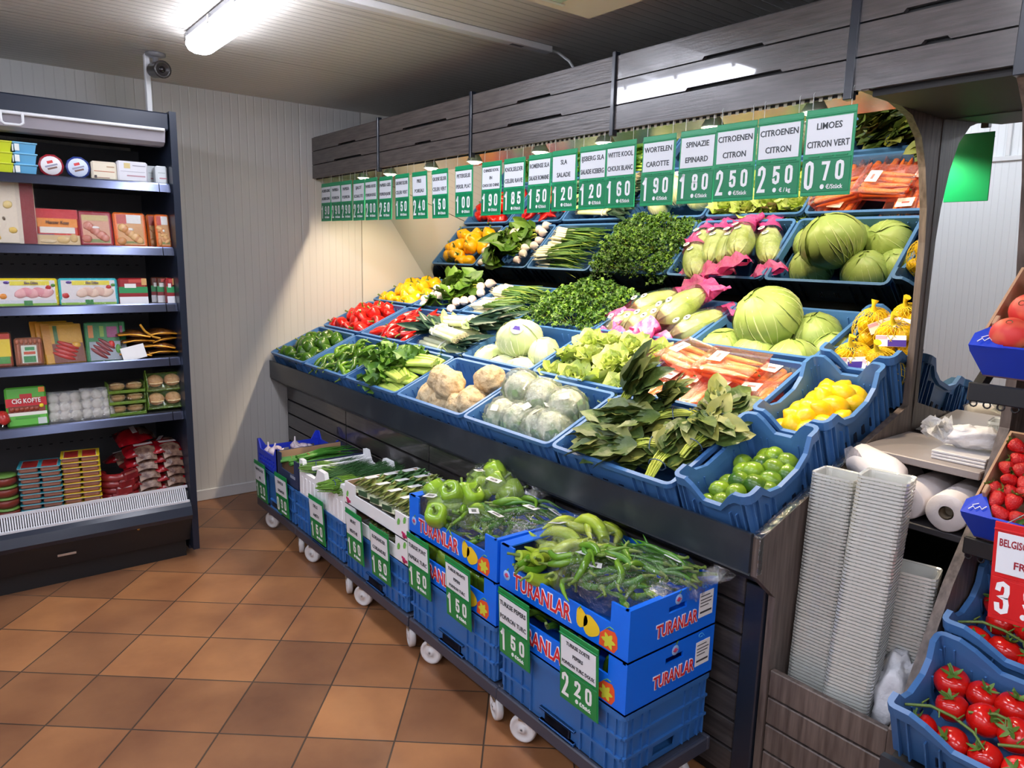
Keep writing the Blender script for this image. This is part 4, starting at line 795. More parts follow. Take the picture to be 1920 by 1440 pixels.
for i, (x, y, z, rz) in enumerate(((.09, .16, .095, 70), (.17, .18, .10, 80), (.24, .20, .1, 100), (.15, .22, .13, 95))):
    g = B(); q = random.Random(i)
    for k in range(22): a = q.uniform(-1, 1); g.tube([(-.16, a * .03, q.uniform(0, .02)), (0, a * .04, .02 + q.uniform(0, .012)), (.17 * q.uniform(.8, 1.15), a * .07, q.uniform(-.01, .03))], [.0045, .004, .001], 5)
    bq = thing('scallion_bunch', 'bunch of thin green scallions in navy box, %s' % ('left', 'middle', 'right', 'on top')[i], 'scallions', T(1.02 + x, TY + y, zt + z, 0, 0, rz), 'scallions in the navy box')
    obj('leaves', g, mat('scallion_green', (72, 140, 44), .4, col2=(52, 112, 36), scale=8), bq); obj('band', B().tube([(-.1, .03 * math.cos(a), .012 + .016 * math.sin(a)) for a in [k * .7 for k in range(10)]], .002, 4), mat('band_red', (170, 60, 50), .5), bq)
# ---- second trolley: white foam box of chives and dill
FOAM = mat('white_foam', (236, 237, 240), .7, bump=.15, bscale=120)
b = B(); w, d, h = .545, .39, .175; t = .022
def scal(L_, n): 
    pts = [(0, 0), (L_, 0), (L_, h)]; k = 40
    for i in range(k + 1):
        x = L_ - L_ * i / k; u = x / L_; dip = .05 * max(0, min(1, 3.2 * (abs(math.sin(math.pi * n * u)) - .45))); pts.append((x, h - dip + (.012 if dip < .001 else 0)))
    return pts + [(0, h)]
b.prism(scal(w, 2), 0, t, 'xz').prism(scal(w, 2), d - t, d, 'xz'); b.box((0, t, 0), (t, d - t, h - .02)).box((w - t, t, 0), (w, d - t, h - .02)).box((t, t, 0), (w - t, d - t, .02))
for k in range(11): b.bbox((.03 + k * .047, -.003, .01), (.05 + k * .047, .001, .1), .001)
fo = tag(obj('foam_box', b, FOAM, None, T(1.345, TY + .004, zt)), 'white scalloped foam box of dill and chives', 'box')
obj('divider', B().bbox((.0, .0, 0), (.016, d - .05, .02), .003), FOAM, fo, T(.10, .025, h - .03))
def herb(seed, n, L_, sp, r, m, curl=.02):
    q = random.Random(seed); b = B()
    for k in range(n):
        a, c = q.uniform(-1, 1), q.uniform(0, 1); l = L_ * q.uniform(.8, 1.1)
        b.tube([(-l / 2, a * .03, c * .03), (-.02, a * .05, c * .045 + .01), (l * .25, a * sp, c * .05 + curl * q.uniform(-.5, 1)), (l / 2, a * sp * 1.3 + q.uniform(-.02, .02), c * .04)], [r, r, r * .8, r * .3], 4)
        if m is DILL:
            for j in range(5): x = l * (.0 + .1 * j); b.tube([(x, a * sp * .9, c * .05 + .008), (x + .03, a * sp * .9 + q.uniform(-.03, .03), c * .05 + q.uniform(0, .03))], [r * .6, r * .2], 3)
    return b
DILL = mat('dill_green', (44, 92, 40), .5, hv=.12); CHIV = mat('chive_green', (96, 140, 44), .4, hv=.1)
kdi = Kind('dill_bunch', 'dill', None, [('fronds', herb(3, 80, .27, .075, .0016, DILL).mesh('fronds', [DILL])), ('stems', stemsbunch(14, .12, .0022, .03, 5, .8).mesh('stems', [SPST])), ])
kch = Kind('chive_bunch', 'chives', None, [('blades', herb(5, 60, .26, .05, .0022, CHIV).mesh('blades', [CHIV])), ('band', B().tube([(-.06, .045 * math.cos(a), .025 + .03 * math.sin(a)) for a in [k * .7 for k in range(10)]], .002, 4).mesh('band', [mat('band_blue', (60, 80, 130), .5)]))])
for i, (x, y, rz) in enumerate(((.12, .15, 80), (.20, .16, 86), (.28, .15, 92), (.36, .17, 84), (.44, .16, 90), (.30, .26, 70))):
    kdi.put(T(1.345 + x, TY + y + .04, zt + .105 + .012 * (i == 5), 0, 0, rz), 'feathery dark green dill bunch, %s in foam box' % place_words(i, 6).replace('one', 'bunch'), 'dill bunches in the foam box')
for i, (x, y, rz) in enumerate(((.09, .10, 70), (.38, .08, 100), (.46, .09, 110), (.42, .05, 80))):
    kch.put(T(1.345 + x, TY + y + .01, zt + .11, 0, 12, rz), 'pale green chive bunch at the foam box front, %s' % place_words(i, 4).replace('one', 'bunch'), 'chive bunches in the foam box')
# ---- third trolley: two white printed cartons of packed herbs
WCART = mat('white_carton', (232, 232, 234), .6); PGRN = mat('print_green', (110, 180, 80), .6); PMAG = mat('print_magenta', (178, 34, 90), .6)
kcart = []
for lv_ in range(2):
    zc = zt + lv_ * .108
    o = carton('herb_carton', .585, .39, .107, WCART, BROWN, .062, .105, '%s white cardboard herb tray with green leaf and radish prints' % ('lower', 'upper')[lv_], T(1.896, TY + .003, zc), False)
    for (x, z) in ((.02, .035), (.50, .05), (.55, .07)):
        obj('leaf_print', B().add([(p[0] + x, -.0008, p[1] + z) for p in ((0, 0), (.016, .006), (.022, .024), (.014, .034), (.002, .026), (-.004, .010))], [(0, 1, 2, 3, 4, 5)], 0, False), PGRN, o)
    for x in (.035, .555): obj('radish_print', B().lathe([(.001, 0), (.013, .001), (.0135, 0)], 12, X=T(x, -.0008, .02, 90)).box((x + .012, -.0012, .014), (x + .026, -.0004, .026)).box((x - .02, -.0012, .024), (x - .006, -.0004, .034)), PMAG, o)
SLEEVE = mat('dark_green_sleeve', (52, 84, 56), .45); HERBB = mat('packed_herb', (150, 152, 80), .6, col2=(96, 124, 50), scale=26, lo=.42, hi=.6); HERBD = mat('packed_dark_herb', (74, 120, 54), .6, col2=(48, 92, 46), scale=26)
hb = {}
for nm, m in (('pale', HERBB), ('dark', HERBD)):
    q = random.Random(4); b = B()
    for k in range(46): b.leaf(.07, .022, T(q.uniform(-.085, .03), q.uniform(-.045, .045), q.uniform(.01, .03), q.uniform(-40, 40), q.uniform(-20, 10), q.uniform(-40, 40)), 0, .2, .3, .3, 3, q)
    fl = B().grid([[(x * .10, y * .058, .012 + .035 * (1 - x ** 4) * (1 - y ** 4) + .004 * noise.noise(Vector((x * 4, y * 4, 1)))) for x in (-1, -.9, -.6, -.2, .2, .6, .9, 1)] for y in (-1, -.9, -.5, 0, .5, .9, 1)])
    sl = B().bbox((-.098, -.062, -.004), (.098, -.058, .042), .001)
    hb[nm] = Kind('herb_pack', 'herb pack', B().bbox((-.10, -.058, 0), (.10, .058, .008), .003).mesh('herb_pack', [mat('pack_tray', (196, 200, 170), .5)]), [('herbs', b.mesh('herbs', [m])), ('film', fl.mesh('film', [FILM]), 'clear film'), ('label', B().bbox((-.06, -.02, 0), (.0, .022, .001), .0003, X=T(.03, 0, .049)).mesh('label', [LAB]), 'white label')] + ([('sleeve', B().bbox((-.102, -.03, .006), (-.098, .05, .03), .001).mesh('sleeve', [SLEEVE]), 'dark green sleeve end')] if nm == 'pale' else []))
for i in range(5):
    for j in range(3):
        hb['pale' if j == 0 or (i + j) % 3 == 0 else 'dark'].put(T(1.896 + .085 + i * .105, TY + .075 + j * .115, zt + .108 + .075 + .004 * i, 0, 0, 90 if j else 0) if 0 else T(1.896 + .07 + i * .112, TY + .11 + j * .125 * .8, zt + .108 + .072, -6, 0, 90), 'film packed herb tray in upper white carton, %s in %s row' % (place_words(i, 5), row_words(j, 3)), 'herb packs in the white carton')
for i in range(3): hb['pale'].put(T(1.896 + .18 + i * .115, TY + .12, zt + .025, 0, 0, 90), 'film packed herb tray in lower white carton, %s' % place_words(i, 3).replace('one', 'pack'), 'herb packs in the white carton')
# ---- blue pepper boxes
TB = mat('turanlar_blue', (14, 108, 232), .42, spec=.4); TBD = mat('box_inner', (30, 56, 110), .7); TRED = mat('print_red', (214, 34, 44), .5); TWH = mat('print_white', (240, 240, 244), .5); TYE = mat('print_yellow', (236, 196, 40), .5); TOR = mat('print_orange', (224, 84, 40), .5); TGR = mat('print_leaf_green', (110, 160, 50), .5)
BW, BD, BH = .588, .392, .160
def flat(poly, y=-.0008): return B().add([(p[0], y, p[1]) for p in poly], [tuple(range(len(poly)))], 0, False)
def blob(cx, cz, rx, rz, n=16, f=None, y=-.0012): return flat([(cx + rx * math.cos(2 * math.pi * k / n) * (f(k / n) if f else 1), cz + rz * math.sin(2 * math.pi * k / n) * (f(k / n) if f else 1)) for k in range(n)], y)
def pepbox(X, lab):
    b = B(); t = .007; lf = .094; po = .072
    b.box((0, 0, 0), (BW, BD, .006)); b.box((t, 0, .0), (BW - t, t, lf)).box((t, 0, lf), (po, t, BH)).box((BW - po, 0, lf), (BW - t, t, BH)).box((t, BD - t, 0), (BW - t, BD, BH))
    b.holed(BD, BH, t, [(.165, .102, .245, .122)], T(BW, 0, 0, 0, 0, 90)); b.holed(BD, BH, t, [(.165, .102, .245, .122)], T(t, 0, 0, 0, 0, 90))
    b.box((t, 0, BH - .005), (.045, BD, BH)).box((BW - .018, 0, BH - .005), (BW - t, .14, BH)).box((BW - .018, .26, BH - .005), (BW - t, BD, BH))
    b.box((t, t, .006), (t + .002, BD - t, BH - .006), 1).box((t, t, .006), (BW - t, t + .002, lf - .003), 1)
    o = tag(obj('pepper_box', b, [TB, TBD], None, X), lab, 'box', 'blue pepper boxes')
    text('front_lettering', 'TURANLAR', .072, TWH, o, T(.215, -.001, .050, 90), .86, .0042, fit=.285); text('front_lettering', 'TURANLAR', .072, TRED, o, T(.215, -.0022, .050, 90), .86, .0008, fit=.277)
    text('side_lettering', 'TURANLAR', .056, TWH, o, T(BW + .001, .205, .058, 90, 0, 90), .86, .0036, fit=.19); text('side_lettering', 'TURANLAR', .056, TRED, o, T(BW + .0022, .205, .058, 90, 0, 90), .86, .0006, fit=.184)
    pic = obj('pepper_print', flat([(.475, .012), (.535, .010), (.548, .03), (.545, .062), (.535, .074), (.50, .07), (.478, .05)], -.0006), TOR, o)
    obj('yellow_print', B().add(blob(.44, .05, .034, .032, 18, lambda u: 1 + .10 * math.cos(18.85 * u)).v, [tuple(range(18))], 0, False).add(blob(.40, .06, .024, .030, 18, lambda u: 1 + .12 * math.cos(18.85 * u)).v, [tuple(range(18))], 0, False), TYE, pic)
    obj('cut_pepper_print', blob(.512, .038, .022, .020, 24, lambda u: 1 + .3 * math.cos(6.283 * 6 * u), -.0014), mat('print_lime', (206, 206, 60), .5), pic)
    obj('leaf_print', B().tube([(.50, -.001, .07), (.515, -.001, .082), (.53, -.001, .08)], .0015, 4).tube([(.39, -.001, .085), (.395, -.001, .096)], .002, 4), TGR, pic)
    for Xl, s in ((T(.038, -.001, .056), 1), (T(BW + .001, .205, .137, 0, 0, 90), .9)):
        lg = obj('round_logo', B().lathe([(.001, .0004), (.017 * s, .0003), (.0175 * s, 0)], 20, X=T(0, 0, 0, 90)), mat('logo_pale', (150, 186, 236), .5), o, Xl)
        obj('logo_mark', B().lathe([(.001, .0010), (.008 * s, .0009), (.0085 * s, .0004)], 14, X=T(0, 0, 0, 90)).box((-.011, -.0012, -.002), (.011, -.0006, .001)), mat('logo_pink', (196, 70, 110), .5), lg); obj('logo_leaf', flat([(.0, .015), (.008, .02), (.012, .03), (.003, .024)], -.0006), TGR, lg)
    lb = obj('info_label', B().bbox((BW - .0002, .305, .045), (BW + .0012, .372, .125), .0003), LAB, o)
    obj('label_lines', B().box((BW + .0012, .31, .112), (BW + .0016, .355, .115)).box((BW + .0012, .31, .10), (BW + .0016, .366, .103)).box((BW + .0012, .31, .09), (BW + .0016, .362, .093)).box((BW + .0012, .31, .08), (BW + .0016, .35, .083)).box((BW + .0012, .31, .058), (BW + .0016, .366, .064)), INK, lb)
    obj('fish_mark', B().tube([(BW + .0008, .325 + .010 * math.cos(a), .146 + .006 * math.sin(a)) for a in [k * .55 for k in range(11)]], .0012, 4).tube([(BW + .0008, .335, .146), (BW + .0008, .342, .140)], .0012, 4), mat('mark_cyan', (90, 180, 230), .5), o)
    return o
kpl = [horn('pale_pepper', PALEP, .17, .024, .03, 1), horn('pale_pepper', PALEP, .15, .026, .045, 2)]
khg = [horn('green_pepper', HOT, .15, .0135, .03, 1), horn('green_pepper', HOT, .16, .0125, .045, 2), horn('green_pepper', DKHOT, .15, .013, .02, 3)]
kth = [horn('thin_pepper', DKHOT, .19, .009, .02, 1), horn('thin_pepper', DKHOT, .17, .0085, .03, 2)]
klb = bell('bell_pepper', LGP, seed=11, r=.045, h=.085)
def bag(name, cx, cy, z, rx, ry, h, seed, lab, codes=((0, 0, 0),), rz=0, tail=True):
    P = []; m = 14; q = random.Random(seed)
    for i in range(m + 1):
        v = i / m; row = []
        for k in range(28):
            t = 2 * math.pi * k / 28; e = math.sin(v * math.pi / 2) ** .6; nz = noise.noise(Vector((math.cos(t) * 2.2 * e + seed * 5, math.sin(t) * 2.2 * e, v * 2)))
            row.append((rx * e * math.cos(t) * (1 + .10 * nz), ry * e * math.sin(t) * (1 + .10 * nz), h * (math.cos(v * math.pi / 2) ** .75) * (1 + .14 * nz) - (.02 if i == m else 0)))
        P.append(row)
    f = B().grid(P[::-1], 0, True, True)
    if tail:
        for k in range(7): f.leaf(.09, .05, T(rx * .86, (k - 3) * .016, .012 + .004 * k, (k - 3) * 25, -8 - 6 * (k % 3), (k - 3) * 12), 0, .25, .3, .8, 5, q, ph=k)
    o = thing(name, lab, 'bag', T(cx, cy, z, 0, 0, rz), 'clear pepper bags'); obj('film', f, BAGF, o)
    for (x, y, r_) in codes:
        zz = h * max(.1, 1 - (x / rx) ** 2 - (y / ry) ** 2) ** .45 + .004
        c = obj('barcode', B().bbox((-.028, -.019, 0), (.028, .019, .0008), .0002), LAB, o, T(x, y, zz, 28 * (-y / ry) - 14, 28 * x / rx, r_))
        c['label'] = 'white barcode sticker'; obj('bars', B().box((-.014, -.009, .0008), (-.010, .009, .0012)).box((-.008, -.009, .0008), (-.006, .009, .0012)).box((-.004, -.009, .0008), (.001, .009, .0012)).box((.003, -.009, .0008), (.006, .009, .0012)).box((.008, -.009, .0008), (.014, .009, .0012)), INK, c)
    return o
for s_, x in ((0, TX[3]), (1, TX[4])):
    nm = ('farther', 'nearer')[s_]
    for l_ in range(2): pepbox(T(x, TY + .004, zt + l_ * .161), 'bright blue pepper box, %s of the %s pair' % (('lower', 'upper')[l_], nm))
    for k in range(7): (klb if s_ == 0 else khg[k % 3]).put(T(x + .10 + k * .065, TY + .07, zt + .07, 30 * k, 20 * k, 50 * k), 'green pepper inside the lower %s blue box, %s' % (nm, place_words(k, 7).replace('one', 'visible')), 'peppers inside the lower blue boxes')
zb = zt + .161 * 2
hr = lambda q: (q.uniform(0, 360), q.uniform(-18, 18), q.uniform(0, 360))
cluster([klb], TX[3] + .15, TY + .11, zb - .075, .11, .10, .08, 12, 'light green bell pepper', 'the front left bag', 'bagged light green bell peppers', seed=1)
bag('pepper_bag', TX[3] + .15, TY + .115, zb - .06, .145, .13, .10, 1, 'clear bag of light green bell peppers at the front left', ((-.03, -.085, 20),))
cluster([klb], TX[3] + .20, TY + .29, zb - .02, .115, .08, .07, 10, 'light green bell pepper', 'the topmost back bag', 'bagged light green bell peppers', seed=2)
bag('pepper_bag', TX[3] + .20, TY + .29, zb - .01, .16, .115, .115, 2, 'clear bag of bell peppers lying highest at the back', ((.06, -.06, 30), (-.05, -.05, -20)))
cluster(khg, TX[3] + .33, TY + .13, zb - .075, .15, .11, .065, 30, 'green hot pepper', 'the farther front right bag', 'bagged green hot peppers', hr, seed=3)
bag('pepper_bag', TX[3] + .34, TY + .13, zb - .065, .16, .125, .08, 3, 'clear bag of green hot peppers, right of the bell pepper bag', ((.0, -.05, -30), (.07, .0, 20)))
cluster([kth[0], kth[1], khg[0]], TX[3] + .42, TY + .27, zb - .03, .10, .09, .055, 26, 'thin green pepper', 'the farther back right bag', 'bagged thin green peppers', lambda q: (q.uniform(0, 360), q.uniform(-12, 8), 15 + q.uniform(-30, 30)), seed=4)
bag('pepper_bag', TX[3] + .46, TY + .27, zb - .04, .16, .12, .075, 4, 'clear bag of thin peppers at the back right of the farther box', ((.02, -.03, 10), (.09, .03, 10)))
cluster(kpl, TX[4] + .15, TY + .23, zb - .045, .14, .14, .085, 22, 'pale yellow-green pepper', 'the big pale bag', 'bagged pale peppers', lambda q: (q.uniform(0, 360), q.uniform(-18, 10), q.uniform(0, 360)), seed=5)
bag('pepper_bag', TX[4] + .15, TY + .235, zb - .05, .175, .165, .115, 5, 'clear bag of pale yellow-green peppers in the nearer box', ((-.07, -.05, 10),))
cluster([kpl[0], khg[0]], TX[4] + .13, TY + .085, zb - .08, .075, .06, .06, 10, 'pale pepper', 'the nearer front left corner', 'bagged pale peppers', lambda q: (q.uniform(0, 360), q.uniform(0, 30), 100 + q.uniform(-30, 30)), seed=6)
cluster(khg, TX[4] + .33, TY + .15, zb - .045, .16, .11, .08, 44, 'green hot pepper', 'the nearer front bag', 'bagged green hot peppers', hr, seed=7)
bag('pepper_bag', TX[4] + .33, TY + .14, zb - .06, .20, .13, .10, 6, 'clear bag of green hot peppers at the front of the nearer box', ((-.10, -.06, -20), (-.03, -.03, 10), (.04, .01, 20), (.03, -.06, 40)))
cluster(kth, TX[4] + .43, TY + .285, zb + .004, .09, .07, .045, 20, 'thin dark green pepper', 'the nearer back bag', 'bagged thin green peppers', lambda q: (q.uniform(0, 360), q.uniform(-10, 6), 185 + q.uniform(-16, 16)), seed=8)
bag('pepper_bag', TX[4] + .45, TY + .29, zb - .02, .15, .09, .07, 7, 'clear bag of thin dark peppers at the back right corner', ((.05, .0, 10),))
# ------------------------------------------------------------------ price signs
SG = mat('sign_green', (16, 150, 96), .35, spec=.5); SGD = mat('sign_green_dark', (12, 128, 82), .4); TG = mat('trolley_sign_green', (14, 132, 66), .35); CARD = mat('sign_card', (226, 230, 236), .3); DIG = mat('sign_digit', (238, 240, 242), .45); SINK = mat('sign_ink', (58, 64, 70), .5); SRED = mat('sign_red', (206, 24, 30), .4); RINK = mat('red_ink', (150, 20, 40), .5); CLEAR = mat('hook_wire', (170, 172, 170), .3, metal=.6)
DG = {'0': [[(.5, 0), (.12, .06), (.02, .2), (.02, .8), (.12, .94), (.5, 1), (.88, .94), (.98, .8), (.98, .2), (.88, .06), (.5, 0)]], '1': [[(.05, .80), (.42, .93), (.55, 1)], [(.55, 0), (.55, 1)]],
      '2': [[(.04, .74), (.08, .92), (.5, 1), (.92, .92), (.96, .72), (.8, .52), (.06, .02), (.98, .02)]], '3': [[(.05, .80), (.12, .94), (.5, 1), (.9, .93), (.94, .72), (.82, .55), (.45, .52), (.82, .49), (.96, .3), (.9, .07), (.5, 0), (.1, .06), (.03, .22)]],
      '4': [[(.75, 0), (.75, 1), (.02, .3), (1, .3)]], '5': [[(.92, .98), (.14, .98), (.10, .52), (.5, .62), (.9, .54), (.97, .3), (.88, .07), (.5, 0), (.1, .06), (.03, .2)]], '6': [[(.92, .86), (.8, .97), (.5, 1), (.12, .93), (.03, .75), (.03, .2), (.12, .06), (.5, 0), (.88, .06), (.97, .25), (.9, .48), (.5, .55), (.1, .46)]],
      '7': [[(.02, .98), (.97, .98), (.72, .5), (.45, 0)]], '8': [[(.5, .53), (.12, .6), (.06, .85), (.2, .97), (.5, 1), (.8, .97), (.94, .85), (.88, .6), (.5, .53), (.06, .42), (.02, .15), (.15, .03), (.5, 0), (.85, .03), (.98, .15), (.94, .42), (.5, .53)]],
      '9': [[(.08, .14), (.2, .03), (.5, 0), (.88, .07), (.97, .25), (.97, .8), (.88, .94), (.5, 1), (.12, .94), (.03, .75), (.1, .52), (.5, .45), (.9, .54)]]}
def digit(b, c, h, wd, X, th=.35):
    """one bold condensed figure drawn as a flat band, h tall and wd wide"""
    k = wd * th / 2
    for ln in DG[c]:
        pts = [(k + x * (wd - 2 * k), k + z * (h - 2 * k)) for x, z in ln]; n = len(pts); V = []; closed = ln[0] == ln[-1]
        for i, p in enumerate(pts):
            a = pts[i - 1] if i else (pts[-2] if closed else p); c2 = pts[i + 1] if i < n - 1 else (pts[1] if closed else p)
            d1 = Vector((p[0] - a[0], p[1] - a[1])); d2 = Vector((c2[0] - p[0], c2[1] - p[1])); d1 = d1.normalized() if d1.length > 1e-9 else d2.normalized(); d2 = d2.normalized() if d2.length > 1e-9 else d1
            t = (d1 + d2).normalized(); nm = Vector((-t.y, t.x)); m = k / max(.5, nm.dot(Vector((-d1.y, d1.x)))); e = Vector((0, 0))
            if not closed and i in (0, n - 1): e = t * (-k if i == 0 else k)
            V += [(p[0] + nm.x * m + e.x, p[1] + nm.y * m + e.y, 0), (p[0] - nm.x * m + e.x, p[1] - nm.y * m + e.y, 0)]
        b.add(V, [(2 * i + 1, 2 * i + 3, 2 * i + 2, 2 * i) for i in range(n - 1)], 0, False, X)
def sign(name, X, w, h, price, lines, unit, lab, group, m=SG, ink=SINK, hooks=True, cat='price sign', big=1.0):
    o = thing(name, lab, cat, X, group)
    p = B().bbox((0, 0, 0), (w, .004, h), .0015); p.bbox((.004, -.0012, h * .045), (w - .004, 0, h * .425), .0008, 1); p.bbox((.004, -.0014, h * .425), (w - .004, 0, h * .44), .0006, 1); p.bbox((0, -.003, h * .915), (w, 0, h * .935), .0012, 0)
    for k in range(3): p.box((w * (.12 + .28 * k), -.0024, h * .45), (w * (.34 + .28 * k), -.0005, h * .462), 1)
    obj('board', p, [m, SGD if m is SG else (TG if m is TG else SRED)], o)
    obj('name_card', B().bbox((w * .05, -.0022, h * .49), (w * .95, -.0004, h * .90), .0005), CARD, o)
    n = len(lines)
    for i, s in enumerate(lines):
        zz = h * (.90 - .41 * (i + .5) / n); text('name_lettering', s, h * (.105 if n < 3 else .075) * big, ink, o, T(w / 2, -.0026, zz, 90), .92, h * .0016, fit=w * .84)
    big_d, small_d = B(), B()
    digit(big_d, price[0], h * .335, w * .19, T(w * .07, -.0022, h * .075, 90))
    for k, ch in enumerate(price[1:]): digit(small_d, ch, h * .225, w * .17, T(w * (.41 + .28 * k), -.0022, h * .175, 90))
    obj('price_digit', big_d, DIG, o); obj('price_cents', small_d, DIG, o)
    text('unit_lettering', unit, h * .072, DIG, o, T(w * .63, -.0022, h * .10, 90), .9, h * .0012, fit=w * .60)
    if hooks:
        for u in (.12, .88): obj('hook', B().tube([(w * u, .002, h - .004), (w * u, .002, h + .045), (w * u + .003, .004, h + .052)], .0011, 4), CLEAR, o)
    return o
US = '● €/Stück'
SG_L = [.128, .291, .446, .609, .785, .951, 1.157, 1.349, 1.555, 1.769, 1.997, 2.168, 2.348, 2.510, 2.681, 2.831, 3.016, 3.187, 3.345, 3.503, 3.666]
SG_T = [('190', ['AUBERGINE', 'AUBERGINE']), ('290', ['PAPRIKA', 'POIVRON']), ('290', ['PAPRIKA', 'POIVRON']), ('220', ['SJALOT', 'ECHALOTE']), ('200', ['PAPRIKA ROOD', 'POIVRON ROUGE']), ('250', ['PAPRIKA GEEL', 'POIVRON JAUNE']), ('150', ['GROENE SELDER', 'CELERI VERT']), ('240', ['PREI', 'POIREAU']), ('150', ['GROENE SELDER', 'CELERI VERT']), ('100', ['PETERSELIE', 'PERSIL PLAT']),
        ('190', ['CHINESE KOOL', 'EN', 'CHOU DE CHINE']), ('185', ['KNOLSELDER', 'CELERI RAVE']), ('150', ['ROMEINSE SLA', 'SALADE ROMAINE', '']), ('120', ['SLA', 'SALADE']), ('120', ['IJSBERG SLA', 'SALADE ICEBERG', '']), ('160', ['WITTE KOOL', 'CHOUX BLANC']), ('190', ['WORTELEN', 'CAROTTE']), ('180', ['SPINAZIE', 'EPINARD']), ('250', ['CITROENEN', 'CITRON']), ('250', ['CITROENEN', 'CITRON']), ('070', ['LIMOES', 'CITRON VERT'])]
for i, (x, (pr, ln)) in enumerate(zip(SG_L, SG_T)):
    left = len(SG_L) - 1 - i
    lab = 'green hanging price sign %s %s%s' % (pr[0], pr[1:], ', %s' % ('leftmost of the row' if i == 0 else '%s from the far wall' % ORD[i] if i < 12 else 'rightmost of the row' if left == 0 else 'reading %s' % ln[0] if left != 1 else 'with €/kg, second from right'))
    if left == 2: lab = 'green hanging price sign 2 50 reading CITROENEN, third from right'
    sign('price_sign', T(x, 2.086 + .003 * (i % 2), 1.855 + .0025 * abs(i - 8) * .6, rnd.uniform(-1.5, 1.5), 0, 0), .155, .248, pr, [s for s in ln if s], '●  € / kg' if left == 1 else US, lab, 'hanging price signs')
TS = [(.713, .205, '130', ['KNOFLOOK', 'AIL']), (1.047, .215, '090', ['LENTEUI', 'OIGNON']), (1.527, .222, '150', ['DILLE', 'ANETH']), (1.957, .278, '160', ['MUNT', 'MENTHE']), (2.197, .276, '160', ['KORIANDER', 'CORIANDRE']), (2.520, .345, '150', ['TURKSE PUNT', 'PAPRIKA TURC']), (2.800, .345, '150', ['TURKSE PIKANTE', 'PEPERS', 'POIVRON TURC']), (3.128, .350, '150', ['TURKSE PEPERS', 'POIVRON TURC']), (3.436, .345, '220', ['TURKSE ZOETE', 'PEPERS', 'POIVRON TURC DOUX'])]
TSW = ['farthest, under the garlic tray', 'under the navy box', 'under the foam herb box', 'left one under the white cartons', 'right one under the white cartons', 'left one on the farther blue box', 'right one on the farther blue box', 'left one on the nearer blue box', 'right one on the nearer blue box']
for i, (x, z, pr, ln) in enumerate(TS):
    sign('crate_price_sign', T(x, 1.386, z, 3, 0, rnd.uniform(-2, 2)), .168, .238, pr, ln, US, 'green price sign %s %s, %s' % (pr[0], pr[1:], TSW[i]), 'price signs on the dolly crates', TG, SINK, False, big=.9)
# ------------------------------------------------------------------ packing station between the two stands
QX0, QX1 = PX + .024, 4.196
sn = thing('packing_station', 'narrow wooden station of shelves for tubs and bag rolls', 'shelf unit')
for k in range(5): obj('front_slat', B().bbox((QX0, 1.862, .02 + k * .0905), (QX1, 1.884, .104 + k * .0905), .003), WOODV, sn)
obj('kick', B().box((QX0, 1.886, 0), (QX1, 1.892, .44)), BLACK, sn)
obj('bin_floor', B().box((QX0, 1.892, .335), (QX1, 2.60, .352)), mat('station_floor', (60, 60, 64), .45), sn)
obj('top_shelf', B().bbox((QX0, 2.255, 1.082), (QX1, 2.612, 1.106), .003), mat('shelf_grey', (150, 142, 140), .35), sn)
obj('roll_shelf', B().bbox((QX0, 2.20, .905), (QX1, 2.615, .926), .003), mat('shelf_dark', (58, 56, 60), .4), sn)
obj('back_board', B().box((QX0, 2.64, .352), (QX1, 2.655, 1.08)), BLACK, sn)
ct, s_t = math.cos(R(2.5)), math.sin(R(2.5))
obj('mirror', B().prism([(2.632, 1.106), (2.642, 1.106), (2.596, 2.138), (2.586, 2.138)][::-1], QX0, QX1, 'yz'), MIRROR, sn)['label'] = 'upright mirror behind the shelves'
# clear tubs in nested stacks
TUB = film('clear_plastic_tub', (240, 242, 238), .16, .2, 20, .14, .66, (232, 234, 228))
def tub():
    w, d, h = .060, .048, .052; b = B(); lv = []
    def rr(w, d, r, z):
        out = []
        for cx, cy, a0 in ((w - r, d - r, 0), (-w + r, d - r, 90), (-w + r, -d + r, 180), (w - r, -d + r, 270)):
            for k in range(3): a = R(a0 + 45 * k); out.append((cx + r * math.cos(a), cy + r * math.sin(a), z))
        return out
    lv = [rr(w * .80, d * .80, .012, 0), rr(w * .93, d * .93, .012, h - .002), rr(w, d, .014, h - .002), rr(w + .004, d + .004, .014, h + .001), rr(w + .004, d + .004, .014, h - .006)]
    b.grid(lv, 0, False, True); b.add(lv[0], [tuple(range(12))[::-1]])
    for k in range(6): x = (-.6 + .24 * k) * w * .9; b.tube([(x, -d * .81, .003), (x, -d * .925, h - .004)], .0018, 4); 
    for k in range(4): y = (-.5 + .33 * k) * d * .9; b.tube([(w * .81, y, .003), (w * .925, y, h - .004)], .0018, 4)
    return b
ktb = Kind('clear_tub', 'tub', tub().mesh('clear_tub', [TUB]))
for nm, x, y, z0, n, lx, ly, rz, grp in (('left', 3.912, 2.0, .353, 65, .0, .0004, 4, 'nested tubs, left stack'), ('middle', 4.04, 1.962, .353, 69, .0004, .0002, 10, 'nested tubs, middle stack'), ('shorter back', 4.118, 2.10, .353, 42, .0, .0, 14, 'nested tubs, back stack')):
    for k in range(n):
        ktb.put(T(x + lx * k, y + ly * k, z0 + .0104 * k, 0, 0, rz + rnd.uniform(-1.2, 1.2)), 'clear plastic tub nested in the %s stack, %s' % (nm, 'at the bottom' if k == 0 else 'topmost' if k == n - 1 else '%d up from the bottom' % (k + 1)), grp)
